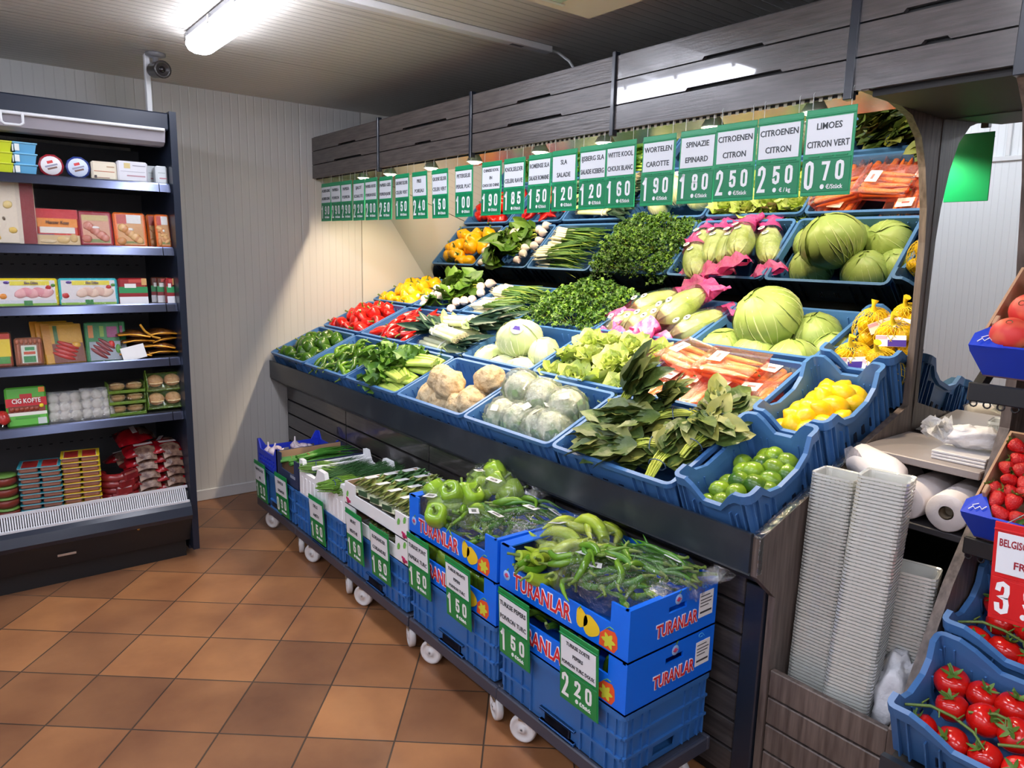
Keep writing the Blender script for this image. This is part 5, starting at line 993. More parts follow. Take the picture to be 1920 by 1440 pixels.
# bag rolls
ROLLM = mat('bag_roll', (226, 220, 220), .45, bump=.25, bscale=26, stretch=(1, .3, 1)); CORE = mat('cardboard_core', (150, 136, 116), .7)
kro = Kind('bag_roll', 'bag roll', B().lathe([(.020, -.14), (.052, -.14), (.0555, -.136), (.0565, 0), (.0555, .136), (.052, .14), (.020, .14)], 28, lambda t, i: 1 + .012 * math.sin(5 * t), X=T(0, 0, 0, 90)).mesh('bag_roll', [ROLLM]), [('core', B().lathe([(.0205, -.139), (.0205, .139)], 20, X=T(0, 0, 0, 90)).lathe([(.0165, .139), (.0165, -.141), (.0205, -.141)], 20, X=T(0, 0, 0, 90)).lathe([(.001, .10), (.0165, .10)], 12, X=T(0, 0, 0, 90)).mesh('core', [CORE]), 'cardboard core')])
kro.put(T(4.03, 2.345, .984, 0, 0, -2), 'left one of two white bag rolls on the lower shelf', 'white bag rolls'); kro.put(T(4.137, 2.335, .984, 0, 40, 3), 'right one of two white bag rolls on the lower shelf', 'white bag rolls')
kro.put(T(3.915, 2.345, .984, 0, 10, 1), 'rear white bag roll mostly hidden behind the tub stacks', 'white bag rolls')
t = thing('loose_bag_roll', 'pinkish white bag roll unwinding just behind the tub stack tops', 'bag roll', T(3.95, 2.165, 1.075, 0, 0, 55))
obj('roll', B().lathe([(.001, -.10), (.04, -.098), (.05, -.08), (.049, .06), (.044, .09), (.02, .12), (.012, .14)], 22, lambda t_, i: 1 + .05 * math.sin(3 * t_ + 9 * i), X=T(0, 0, 0, 90)), ROLLM, t)
obj('loose_end', B().grid([[(-.05 + .02 * u, .10 - .16 * u * (1 if v == 0 else .7) - .02 * v, .03 - .06 * v + .02 * math.sin(u * 6 + v)) for u in (0, .2, .4, .6, .8, 1)] for v in (0, .33, .66, 1)]), film('bag_sheet', (240, 236, 236), .12, .8, 24, .15, .55, (226, 220, 220)), t)
t = thing('paper_stack', 'flat stack of pale wrapping sheets on the top shelf', 'paper', T(4.045, 2.30, 1.107))
for k in range(3): obj('sheet_bundle', B().bbox((0, .0, .009 * k), (.145, .24, .009 * k + .008), .002, X=T(0, 0, 0, 0, 0, 1.5 * k)), mat('sheet_grey', (204, 202, 204), .45), t)
t = thing('crumpled_bag', 'crumpled white plastic bag lying on the pale sheets', 'plastic bag', T(4.12, 2.39, 1.175, 0, 0, 20))
cb = ball(.058, .38, 2.6, 24, 16, 5, (1.35, .75, .62)); obj('bag_body', cb, mat('white_bag', (228, 226, 226), .35, bump=.8, bscale=26), t)
fl = B(); 
for k in range(5): fl.leaf(.09, .07, T(-.05, (k - 2) * .012, .005, (k - 2) * 30, -10 + 5 * k, 180 + (k - 2) * 14), 0, .2, .5, .9, 5, random.Random(k), ph=k)
obj('bag_handles', fl, film('white_bag_thin', (246, 246, 246), .1, .9, 30, .12, .6, (232, 232, 232)), t)
for k in range(3): ktb.put(T(4.155, 2.53, 1.107 + .02 * k, 0, 0, 8) @ Matrix.Diagonal((.62, .9, 1.25, 1)), 'small clear tub on the top shelf by the mirror, %s of three' % ('lowest', 'middle', 'top')[k], 'small tubs on the top shelf')
t = tag(obj('white_sack', ball(.1, .42, 2.2, 26, 18, 9, (.55, .7, 1.25)), mat('sack_white', (214, 216, 222), .35, bump=1.0, bscale=18), None, T(4.135, 2.02, .475, -8, 6, 0)), 'crumpled white plastic sack standing beside the clear tubs', 'plastic bag')
# ------------------------------------------------------------------ fruit stand at the right
fs = thing('fruit_stand', 'steep wooden fruit stand of tomatoes, strawberries and peaches at right', 'display stand')
FX = 4.2
obj('side_panel', B().prism([(1.85, 0), (1.85, .48), (1.908, .55), (2.08, .83), (2.225, 1.0), (2.335, 1.23), (2.335, 1.5), (2.285, 1.69), (2.235, 1.9), (2.17, 2.07), (2.095, 2.14), (2.70, 2.14), (2.70, 0)][::-1], FX, FX + .026, 'yz'), WOODV, fs)
obj('front_skirt', B().box((FX + .03, 1.745, .36), (5.3, 1.765, .47)).box((FX + .03, 1.80, 0), (5.3, 1.815, .36)), SKIRT, fs)
for x in (.06, .085): obj('screw', B().lathe([(.001, -.003), (.004, -.002), (.0045, 0)], 8, X=T(FX + x, 1.745, .415, 90)), CHROME, fs)
obj('rear_board', B().box((FX + .03, 2.66, 0), (5.3, 2.69, 2.14)), DARK, fs)
def slp(y, z, dx, tilt): return Matrix.Translation((FX + .032 + dx, y, z)) @ Matrix.Rotation(R(tilt), 4, 'X')
for (y, z, d, tl) in ((1.775, .42, .30, 22), (2.06, .56, .30, 22)): obj('tier', B().box((FX + .03, 0, -.012), (5.3, d, 0), X=Matrix.Translation((0, y, z)) @ Matrix.Rotation(R(tl), 4, 'X')), DARK, fs)
for (y, z, dx) in ((2.10, .955, 0), (1.985, 1.385, 0)):
    br = B().prism([(0, -.035), (.02, -.035), (.32, .17), (.32, .21), (.02, .005), (.0, .005)][::-1], FX + .03, FX + .05, 'yz', X=T(0, y, z)).bbox((FX + .03, y - .006, z - .035), (5.3, y + .006, z + .012), .003)
    for k in range(5): br.tube([(FX + .045 + k * .03 + .008 * math.cos(a), y, z - .04 + .008 * math.sin(a)) for a in [j * .7 for j in range(10)]], .002, 4)
    obj('bracket_shelf', br, mat('bracket_black', (22, 24, 28), .4), fs)
ktc = Kind('tomato_crate', 'crate', crate_bm(.40, .295, .125, tall=.06, holes=(), taper=.01, rad=.022).mesh('tomato_crate', [CBLUE, SLOT_SHADE]))
kto = Kind('tomato', 'tomato', B().lathe([(.001, -.029), (.016, -.029), (.030, -.021), (.0375, -.005), (.0375, .010), (.030, .025), (.017, .031), (.006, .029), (.001, .027)], 22, lambda t, i: 1 + .025 * math.cos(5 * t)).mesh('tomato', [mat('tomato_skin', (206, 26, 18), .16, hv=.12, col2=(190, 18, 14), scale=4, spec=.6)]),
           [('calyx', (lambda b: [b.leaf(.026, .008, T(0, 0, .028, 0, -10, 72 * k), 0, .3, .1, 0, 4) for k in range(5)] and b)(B()).tube([(0, 0, .027), (.002, .002, .04), (.014, .006, .048)], [.003, .0025, .003], 6).mesh('calyx', [mat('calyx_green', (84, 118, 44), .5)]), 'green calyx')])
VINE = mat('tomato_vine', (92, 116, 50), .5)
for ci, (y, z) in enumerate(((1.745, .565), (2.022, .70))):
    for j in range(2):
        X = slp(y, z, .412 * j, 22)
        if j == 0 or ci == 0: ktc.put(X @ T(0, 0, -.125), 'blue tomato crate with high corners, %s%s' % (('nearest the floor', 'behind and above the front one')[ci], ' beyond the right edge' if j else ''), 'blue tomato crates')
        if j: continue
        q = random.Random(ci + 4)
        for r in range(3 if ci == 0 else 3):
            for k in range(5):
                kto.put(X @ T(.065 + .07 * k + (.03 if r % 2 else -.005), .055 + .085 * r, -.035 + .02 * (r == 1) + q.uniform(-.008, .012), q.uniform(-40, 40), q.uniform(-40, 40), q.uniform(0, 360), q.uniform(.94, 1.12)), 'ripe red tomato, %s in %s row of the %s crate' % (place_words(k, 5), row_words(r, 3), ('front', 'rear')[ci]), 'tomatoes on the fruit stand')
        for k, (a, c) in enumerate(((.10, .09), (.22, .15), (.30, .10))):
            vb = B().tube([(a - .08, c - .03, .015), (a - .03, c - .005, .02), (a + .02, c, .012), (a + .07, c - .02, .018), (a + .10, c - .04, .004)], [.0035, .004, .004, .0035, .002], 6)
            for m_ in range(4): vb.tube([(a - .05 + .04 * m_, c - .006, .018), (a - .045 + .04 * m_, c + .02 * (-1) ** m_, .012)], [.0025, .0015], 5)
            tag(obj('tomato_vine', vb, VINE, None, X), 'green vine stalk on the tomatoes, %s in the %s crate' % (place_words(k, 3), ('front', 'rear')[ci]), 'vine', 'tomato vine stalks')
FBLUE = mat('fruit_box_blue', (26, 62, 190), .4); KRAFT = mat('kraft_board', (176, 140, 112), .7)
def fruitbox(X, lab, wd=.40, d=.30, h=.10):
    b = B(); t = .006
    b.box((0, 0, 0), (wd, d, .005), 1).prism([(0, 0), (wd, 0), (wd + .02, h * .8), (wd + .02, h), (-.02, h), (-.02, h * .8)], 0, t, 'xz')
    b.box((-.006, t, 0), (0, d, h), 1).box((wd, t, 0), (wd + .006, d, h), 1).box((0, d - t, 0), (wd, d, h), 1)
    b.add([(-.02, -.001, h), (.055, -.001, h), (.012, .075, h + .002), (-.02, .04, h + .002)], [(0, 1, 2, 3)], 0, False).add([(-.02, -.001, h - .004), (.055, -.001, h - .004), (.012, .075, h - .003), (-.02, .04, h - .003)], [(3, 2, 1, 0)], 0, False)
    b.bbox((.01, .06, h), (.02, .09, h + .02), .002, 1)
    o = tag(obj('fruit_box', b, [FBLUE, KRAFT], None, X), lab, 'box', 'blue fruit boxes')
    # white brush lettering on the front and on the corner flap
    text('script_lettering', 'Mooie', .058, TWH, o, T(.16, -.0015, h * .47, 90) @ Matrix.Shear('XZ', 4, (0, 0)), .8, .0004, fit=.17)
    obj('flap_lettering', B().tube([(-.004 + .007 * k, .010 + .010 * (k % 2) + .002 * k, h + .0035) for k in range(6)], .0014, 4).tube([(.0, .025, h + .0035), (.012, .034, h + .0035)], .0012, 4), TWH, o)
    return o
X2 = Matrix.Translation((FX + .055, 2.09, .975)) @ Matrix.Rotation(R(38), 4, 'X'); fruitbox(X2, 'blue fruit box of strawberries with brown cardboard sides')
X3 = Matrix.Translation((FX + .058, 1.985, 1.415)) @ Matrix.Rotation(R(38), 4, 'X'); fruitbox(X3, 'blue fruit box of peaches on the upper black bracket')
kst = Kind('strawberry', 'strawberry', B().lathe([(.001, -.024), (.006, -.022), (.013, -.010), (.0175, .004), (.0165, .014), (.009, .019), (.001, .018)], 16).mesh('strawberry', [mat('strawberry_skin', (204, 30, 30), .28, hv=.12, bump=.5, bscale=260, col2=(180, 16, 22), scale=40)]), [('leaf_cap', (lambda b: [b.leaf(.017, .008, T(0, 0, .018, 0, -8 + 20 * (k % 2), 51 * k), 0, .4, .1, 0, 3) for k in range(7)] and b)(B()).mesh('leaf_cap', [mat('strawberry_leaf', (96, 138, 60), .5)]), 'green leaf cap')])
for r in range(7):
    for k in range(6):
        if (r * 5 + k * 3) % 11 == 0: continue
        kst.put(X2 @ T(.025 + .036 * k + (.016 if r % 2 else 0), .028 + .038 * r, .088 + rnd.uniform(-.006, .012), rnd.uniform(40, 150), rnd.uniform(-40, 40), rnd.uniform(0, 360), 1.1), 'red strawberry, %s in %s row of its box' % (place_words(k, 6), row_words(r, 7)), 'strawberries in the blue box')
kpe = Kind('peach', 'peach', ball(.040, .03, 1.5, 24, 16, 2, (1, 1, .93)).mesh('peach', [mat('peach_skin', (208, 52, 48), .55, col2=(240, 150, 96), scale=9, lo=.42, hi=.62, hv=.08)]), [('stem_end', B().lathe([(.001, .034), (.005, .0365), (.007, .0375)], 8).mesh('stem_end', [mat('peach_stem', (110, 70, 40), .7)]))])
for r in range(3):
    for k in range(4): kpe.put(X3 @ T(.05 + .088 * k + .01 * r, .05 + .088 * r, .085 + .012 * (k == 0), rnd.uniform(-50, 50), rnd.uniform(-50, 50), rnd.uniform(0, 360), 1.05), 'red blushed peach, %s in %s row of its blue box' % (place_words(k, 4), row_words(r, 3)), 'peaches in the blue box')
sg = sign('red_price_sign', T(4.372, 1.88, .862, 0, -3, 0), .165, .236, '395', ['BELGISCHE AARDBEI', 'FRAISES'], '●  € / Stück', 'red hanging price sign reading FRAISES in front of the strawberries', 'red price signs', SRED, RINK, False)
obj('hanger_wire', B().tube([(.02, .002, .232), (.07, .08, .275), (.10, .18, .285)], .0012, 4), CLEAR, sg)
# ------------------------------------------------------------------ goods in the fridge (they face +x)
def cm(c, rough=.4): return mat('pack_%02x%02x%02x' % c, c, rough)
PLASTIC = film('pack_film', (253, 253, 253), .04, 1.0, 50, .05)
def pack(name, lab, cat, y0, y1, z, h, d, col, prints=(), words=(), lean=0, x=.87, group='fridge packs', food=None, wrap=False, turn=0):
    """flat pack standing on a shelf: prints = (u0, u1, v0, v1, colour) in shares of its face; food = list of (u, v, ru, rv, colour, tilt) lumps"""
    w = y1 - y0; o = thing(name, lab, cat, T(x, (y0 + y1) / 2, z, 0, -lean, turn), group)
    obj('body', B().bbox((-d, -w / 2, 0), (0, w / 2, h), min(.008, d * .3)), cm(col), o)
    if prints:
        b = B(); ms = []
        for i, (u0, u1, v0, v1, c) in enumerate(prints):
            b.bbox((0, -w / 2 + u0 * w, v0 * h), (.0006 + .0003 * i, -w / 2 + u1 * w, v1 * h), .0002, i); ms.append(cm(c))
        obj('print', b, ms, o)
    if food:
        b = B(); ms = []; ci = {}
        for (u, v, ru, rv, c, tl) in food:
            if c not in ci: ci[c] = len(ms); ms.append(cm(c, .3))
            s = ball(1, .12, 2.5, 12, 8, len(b.v) % 7); b.add(s.v, s.f, ci[c], True, T(.001, -w / 2 + u * w, v * h, tl) @ Matrix.Diagonal((.005, ru * w, rv * h, 1)))
        obj('food', b, ms, o)
    for (s, u, v, sz, c) in words: text('lettering', s, sz, cm(c, .5), o, T(.0035 if not food else .0065, -w / 2 + u * w, v * h, 90, 0, 90), .85, sz * .02, fit=w * .7)
    if wrap: obj('film', B().grid([[(.008 * (1 - abs(a) ** 4) * (1 - abs(c) ** 4) + .002, a * w * .52, h / 2 + c * h * .52) for a in (-1, -.8, -.4, 0, .4, .8, 1)] for c in (-1, -.8, -.4, 0, .4, .8, 1)]), PLASTIC, o)
    return o
z1, z2, z3, z4, z5, z6 = [z + .001 for z in SH_Z] + [.376]
# top shelf
def tubk(name, col, lid): 
    b = B(); l = []
    for (a, z) in ((.82, 0), (.97, .040)): l.append([(-.05 * a, -.045 * a, z), (.05 * a, -.045 * a, z), (.05 * a, .045 * a, z), (-.05 * a, .045 * a, z)])
    b.grid(l, 0, False, True); b.add(l[0], [(3, 2, 1, 0)], 0, False)
    return Kind(name, 'tub', b.mesh(name, [cm(col)]), [('lid', B().bbox((-.053, -.048, .040), (.053, .048, .047), .002).mesh('lid', [cm(lid)])), ('label', B().bbox((-.006, -.0485, .006), (.044, -.0425, .036), .001).bbox((.0475, -.04, .008), (.0495, -.022, .038), .0005).mesh('label', [cm((226, 230, 224))]), 'pale label')])
ky, kb = tubk('spread_tub', (196, 208, 40), (206, 216, 60)), tubk('spread_tub', (96, 166, 206), (120, 186, 220))
for k in range(3):
    w_ = ('bottom', 'middle', 'top')[k]
    ky.put(T(.82, .262, z1 + .0475 * k), 'lime green tub at the left of the top fridge shelf, %s of its stack' % w_, 'tubs on the top fridge shelf'); kb.put(T(.82, .352, z1 + .0475 * k, 0, 0, 2 * k), 'sky blue tub on the top fridge shelf, %s of its stack' % w_, 'tubs on the top fridge shelf')
for nm, y, rim, face in (('red', .452, (150, 30, 44), (226, 224, 226)), ('blue', .560, (40, 60, 130), (206, 216, 236))):
    t = tag(obj('round_cheese_box', B().lathe([(.001, -.022), (.05, -.022), (.052, -.018), (.052, .010), (.05, .014), (.001, .014)], 10, X=T(0, 0, 0, 0, 90)), cm(rim), None, T(.85, y, z1 + .050, 18)), 'round %s cheese box with pale label standing on the top shelf' % nm, 'cheese box')
    lb = obj('label', B().lathe([(.001, .0155), (.041, .015), (.042, .014)], 20, X=T(0, 0, 0, 0, 90)), cm(face), t); obj('label_print', B().bbox((.0155, -.02, -.016), (.0162, .02, -.008), .0002).bbox((.0155, -.012, .01), (.0162, .012, .022), .0002, 1).bbox((.0155, -.026, -.004), (.0162, .026, .004), .0002, 2), [cm((120, 90, 80)), cm((206, 60, 60)), cm((150, 150, 170))], lb)
pack('cheese_carton', 'cream cheese carton on the top shelf, right of the blue round box', 'carton', .613, .722, z1, .088, .05, (222, 212, 190), [(.08, .7, .12, .16, (150, 110, 90)), (.1, .9, .45, .49, (190, 120, 90)), (.1, .2, .1, .25, (70, 60, 60)), (.6, .9, .7, .76, (180, 150, 120))], group='cartons on the top shelf')
pack('cheese_carton', 'wide white cheese carton on the top shelf with gold emblem', 'carton', .724, .86, z1, .10, .06, (214, 214, 220), [(.22, .42, .65, .9, (206, 186, 130)), (.3, .9, .28, .34, (180, 140, 150)), (.1, .9, .5, .53, (190, 190, 200)), (.5, .92, .78, .82, (150, 150, 160))], group='cartons on the top shelf')
for k in range(2): pack('cheese_carton', 'white carton in the right corner of the top shelf, %s' % ('front', 'behind the front one')[k], 'carton', .895 - .035 * k, .95, z1, .09 + .004 * k, .06, (206, 212, 214), [(.3, .9, .3, .36, (190, 120, 130)), (.2, .8, .6, .64, (160, 170, 170))], x=.87 - .075 * k, group='cartons on the top shelf')
# second shelf
o = pack('flatbread_bag', 'large clear bag of pale flatbread with dark red edge', 'bag', .10, .375, z2, .285, .05, (222, 206, 180), [(.0, .74, .02, .98, (226, 212, 190)), (.80, .99, .0, .96, (134, 30, 36)), (.74, .80, .0, 1, (214, 200, 180))], lean=5, food=[(.2, .8, .03, .03, (120, 100, 80), 20), (.5, .7, .02, .03, (110, 96, 80), 0), (.3, .5, .025, .02, (100, 90, 80), 40), (.55, .4, .02, .03, (120, 100, 80), 10), (.66, .22, .06, .05, (226, 190, 90), 0), (.62, .62, .07, .06, (226, 200, 130), 30), (.4, .1, .09, .05, (220, 180, 60), 0), (.3, .22, .06, .02, (200, 60, 70), 30)], wrap=True)
pack('cheese_pack', 'red and orange cheese pack with white label band on the second shelf', 'pack', .372, .545, z2, .172, .03, (206, 60, 40), [(.0, 1, .74, 1, (200, 24, 34)), (.03, .97, .50, .74, (232, 140, 40)), (.08, .9, .33, .50, (226, 218, 206)), (.0, .4, .20, .30, (60, 50, 110)), (.0, 1, .0, .28, (206, 176, 130))], [('Harzer Kaas', .5, .62, .022, (70, 40, 30))], lean=14, food=[(.6, .15, .16, .11, (214, 180, 120), 0), (.85, .2, .1, .12, (206, 170, 110), 0), (.25, .1, .2, .06, (214, 190, 150), 0)], wrap=True)
def meats(c1, c2, n=9, v0=.15, v1=.7): return [(.2 + .6 * ((k * 37) % 10) / 10, v0 + (v1 - v0) * ((k * 23) % 10) / 10, .15, .11, c1 if k % 2 else c2, 20 * k) for k in range(n)]
pack('meat_pack', 'dark red rimmed pack of cooked meat on the second shelf', 'pack', .545, .69, z2, .172, .03, (160, 24, 44), [(.1, .9, .08, .88, (206, 150, 120)), (.12, .88, .1, .2, (120, 130, 60)), (.1, .88, .72, .88, (196, 170, 110))], lean=14, food=meats((206, 130, 110), (190, 104, 80), 8, .2, .62) + [(.45, .52, .16, .05, (236, 230, 226), 0)], wrap=True)
for k in range(3): pack('snack_pack', ('orange rimmed snack pack, middle of the second shelf', 'orange rimmed snack pack behind the right front one', 'orange rimmed snack pack in the right corner of the second shelf')[k], 'pack', (.695, .86, .885)[k], (.84, .965, .952)[k], z2, .172, .032, (236, 110, 24), [(.1, .9, .06, .93, (206, 150, 90)), (.12, .88, .1, .16, (120, 130, 50)), (.4, .85, .68, .93, (226, 222, 216)), (.1, .4, .66, .93, (190, 60, 40))], lean=13, x=(.87, .80, .87)[k], food=meats((226, 176, 110), (206, 140, 80), 8, .16, .6) + [(.5, .5, .1, .05, (236, 230, 220), 0)], wrap=True, group='orange snack packs')
# third shelf
def slicepack(lab, y0, y1, rim, inner, meat, nm):
    w = y1 - y0
    return pack('sliced_meat_pack', lab, 'pack', y0, y1, z3, .13, .03, rim, [(.04, .95, .22, .92, (232, 226, 226)), (.02, .96, .02, .10, (150, 196, 80)), (.02, .96, .10, .22, (216, 220, 226)), (.22, .86, .74, .90, (236, 222, 70)), (.42, .56, .03, .2, (60, 140, 70))], [('Eko Dilim', .56, .82, .016, (90, 60, 120))], lean=8, x=.875, food=[(.4 + .1 * k, .46 + .03 * (k % 2), .13, .16, meat[k % 2], 25 * (-1) ** k) for k in range(5)] + [(.84, .66, .05, .08, (196, 40, 40), 0), (.10, .36, .06, .1, inner, 0), (.17, .84, .05, .05, (90, 60, 150), 0), (.92, .74, .04, .06, (90, 150, 60), 0)], wrap=True, group='sliced meat packs')
slicepack('yellow rimmed pack of pink sliced meat on the third shelf', .195, .437, (240, 216, 20), (236, 150, 60), ((236, 176, 176), (226, 150, 156)), 0)
slicepack('turquoise rimmed pack of sliced white meat on the third shelf', .44, .69, (60, 196, 206), (206, 50, 50), ((236, 206, 186), (226, 186, 166)), 0)
for k in range(4): pack('cold_cut_pack', ('red, green and white cold cut pack on the third shelf', 'red and green pack at the right end of the third shelf', 'dark pack leaning second from the right end of the third shelf', 'dark pack leaning between the red and green ones')[k], 'pack', (.695, .915, .885, .862)[k], (.825, .952, .94, .93)[k], z3, .13, .06 if k < 2 else .02, (150, 30, 36) if k < 2 else (96, 50, 34), [(0, 1, 0, .28, (226, 226, 230)), (0, 1, .28, .42, (140, 28, 34)), (0, 1, .42, .66, (40, 140, 80)), (.2, .6, .62, .78, (226, 226, 222)), (.35, .8, .82, .95, (190, 70, 60)), (.8, .98, .72, .98, (206, 160, 100))], lean=6, x=(.872, .872, .80, .77)[k], turn=(0, 0, -8, -10)[k], group='cold cut packs')
# fourth shelf
pack('sausage_pack', 'yellow and green sausage pack at the left end of the fourth shelf', 'pack', .12, .235, z4, .165, .03, (150, 70, 40), [(.5, .95, .3, .8, (236, 206, 50)), (.5, .9, .1, .3, (70, 150, 60)), (.45, .95, .8, .95, (206, 60, 40))], lean=16, wrap=True)
pack('sausage_pack', 'clear pack of brown sausages with green and white label', 'pack', .245, .355, z4, .135, .04, (150, 92, 66), [(.22, .78, .1, .72, (214, 222, 206)), (.28, .72, .12, .34, (60, 140, 80)), (.3, .72, .40, .5, (206, 90, 60)), (.35, .7, .54, .66, (70, 150, 90))], lean=14, food=[(.1 + .8 * k / 5, .85, .07, .10, (176, 104, 76), 0) for k in range(6)] + [(.12, .45, .06, .4, (176, 104, 76), 0), (.9, .45, .06, .4, (170, 98, 70), 0)], wrap=True)
for k in range(3): pack('hotdog_pack', 'mustard yellow hotdog pack on the fourth shelf, %s' % ('front', 'second', 'third and rearmost')[k], 'pack', .365 - .02 * k, .535 - .025 * k, z4, .20 + .006 * k, .016, (206, 150, 30), [(.0, .2, .25, 1, (196, 130, 20)), (.28, .38, .5, .95, (60, 110, 50)), (.42, .98, .55, .98, (216, 160, 36)), (.2, .98, .02, .5, (120, 60, 40))], lean=22, x=.865 - .022 * k, turn=6, food=[(.45 + .05 * j, .18 + .09 * j, .3, .055, (190, 44, 36), -25) for j in range(4)] + [(.8, .45, .12, .08, (226, 170, 60), 0)] if k == 0 else None, wrap=k == 0, group='hotdog packs')
for k in range(2): pack('salami_pack', 'green salami stick pack on the fourth shelf, %s' % ('front', 'behind the front one')[k], 'pack', .535 + .012 * k, .69 + .03 * k, z4, .20, .016, (30, 120, 60), [(.1, .24, .6, .92, (206, 130, 60)), (.42, .54, .62, .9, (120, 160, 50)), (.62, .92, .60, .88, (150, 60, 110)), (.1, .98, .02, .5, (150, 160, 170))], lean=20, x=.868 - .022 * k, turn=-3, food=[(.35 + .08 * j, .20 + .08 * j, .3, .05, (130, 40, 44), -38) for j in range(4)] + [(.72, .42, .1, .1, (214, 40, 34), 0), (.9, .3, .08, .12, (90, 150, 60), 0)] if k == 0 else None, wrap=k == 0, group='salami packs')
def pouch(seed, w, d, h, c1, c2, scale=14):
    P = []
    for i in range(9):
        u = i / 8 * 2 - 1; P.append([(d * v, w * u * (1 - .06 * abs(v)), h * max(.04, (1 - abs(u) ** 2.4)) * max(.06, (1 - abs(v) ** 2.6)) * sg + .008 * noise.noise(Vector((u * 3 + seed, v * 3, sg)))) for sg, v in [(1, -1), (1, -.6), (1, -.2), (1, .2), (1, .6), (1, 1), (-.5, .6), (-.5, .2), (-.5, -.2), (-.5, -.6)]])
    return B().grid(P, 0, True, True)
BRONZE = mat('bronze_pouch', (150, 92, 40), .25, col2=(84, 48, 22), scale=14, bump=.7, bscale=24, spec=.7); REDP = mat('red_pouch', (190, 20, 32), .22, col2=(120, 14, 26), scale=12, bump=.7, bscale=22, spec=.7); FOILP = mat('pouch_window', (150, 120, 100), .3, col2=(80, 50, 44), scale=30, bump=.6, bscale=40)
kbr = Kind('bronze_pouch', 'pouch', pouch(1, .085, .10, .024, 0, 0).mesh('bronze_pouch', [BRONZE]), [('gold_edge', B().tube([(.10, -.07, .0), (.102, -.02, .008), (.102, .03, .006), (.10, .075, .0)], .005, 5).mesh('gold_edge', [mat('gold_foil', (214, 150, 40), .25, metal=.4)]), 'gold crimped edge')])
for k in range(8): kbr.put(T(.775 - .015 * (k % 3), (.76, .875)[k % 2] + .008 * (k % 3), z4 + .022 + .032 * (k // 2), 6 * (k % 3) - 5, 0, 8 * (k % 3) - 8), 'shiny bronze food pouch, %s pile, %s' % (('left', 'right')[k % 2], ('lowest', 'second from below', 'third from below', 'topmost')[k // 2]), 'bronze pouches on the fourth shelf')
tag(obj('shelf_tag', B().bbox((0, -.055, 0), (.002, .055, .07), .0006), LAB, None, T(.89, .745, z4 + .002, 12, -8, 0)), 'blank white card leaning against the bronze pouches', 'card')
tag(obj('gold_strap', B().tube([(.86, .78, z4 + .175), (.862, .80, z4 + .14), (.866, .835, z4 + .11), (.868, .87, z4 + .10)], .006, 6), mat('gold_strap', (206, 150, 50), .3), None), 'golden ribbon hanging over the bronze pouches', 'ribbon')
# fifth shelf
t = thing('sausage_ring', 'red sausage at the left end of the fifth shelf', 'sausage', T(.84, .12, z5 + .035))
obj('sausage', B().tube([(-.06, -.03, 0), (-.02, .03, .01), (.02, .05, .02), (.04, .055, .0), (.045, .05, -.012)], [.028, .03, .03, .026, .008], 12), mat('sausage_red', (176, 44, 40), .3, bump=.3, bscale=40), t); obj('clip', B().tube([(.045, .05, -.012), (.05, .046, -.022)], .004, 5), CHROME, t)
pack('meatball_pack', 'green and red pack reading CIG KOFTE on the fifth shelf', 'pack', .188, .352, z5, .19, .045, (90, 176, 60), [(.0, 1, .50, .72, (196, 24, 36)), (.05, .95, .36, .52, (120, 50, 36)), (.02, .98, .28, .36, (226, 226, 214)), (.2, .8, .2, .26, (70, 150, 50)), (.74, .96, .04, .2, (196, 206, 200)), (.35, .65, .72, .82, (190, 40, 40)), (.82, .97, .84, .97, (230, 130, 40))], [('CIG KOFTE', .5, .64, .030, (240, 236, 230))], lean=12, food=[(.14 + .12 * j, .44, .07, .06, (140, 60, 40), 0) for j in range(6)] + [(.86, .5, .06, .05, (236, 220, 40), 0)])
FOILM = mat('foil_tray', (214, 214, 214), .16, metal=.9, bump=.9, bscale=36)
for k, (y, w, hh) in enumerate(((.425, .145, .155), (.565, .15, .16))):
    t = thing('mushroom_tray', 'clear film tray of pale mushrooms, %s of two on the fifth shelf' % ('left', 'right')[k], 'tray', T(.86, y, z5, 0, -18, -4), 'clear mushroom trays')
    obj('tray', B().bbox((-.05, -w / 2, 0), (-.012, w / 2, hh), .008), mat('tray_clear_grey', (160, 160, 164), .3), t)
    m = B()
    for j in range(9): s = ball(.026, .15, 3, 12, 8, j); m.add(s.v, s.f, 0, True, T(-.012, -w * .32 + w * .32 * (j % 3), hh * .2 + hh * .29 * (j // 3), 0, 0, 0, (.6, 1, 1)))
    obj('mushrooms', m, mat('mushroom_white', (226, 222, 210), .6), t)
    obj('film', B().grid([[(.018 * (1 - abs(a) ** 4) * (1 - abs(c) ** 4), a * w * .5, hh / 2 + c * hh * .5) for a in (-1, -.8, -.4, 0, .4, .8, 1)] for c in (-1, -.8, -.4, 0, .4, .8, 1)]), film('shiny_film', (246, 246, 246), .26, 1.0, 34, .06, .06, (230, 230, 230)), t)
BREAD = mat('bread_roll', (206, 166, 112), .6, col2=(166, 120, 70), scale=12); GTRAY = film('green_tray', (190, 220, 150), .08, .3, 20, .1, .5, (130, 166, 60))
kro2 = Kind('bread_roll', 'bread roll', ball(.034, .06, 2, 18, 12, 1, (1, 1.15, .62)).mesh('bread_roll', [BREAD]), [('split', B().tube([(.02, -.03, .014), (.026, 0, .017), (.02, .03, .014)], .004, 5).mesh('split', [mat('bread_split', (226, 200, 150), .7)]))])
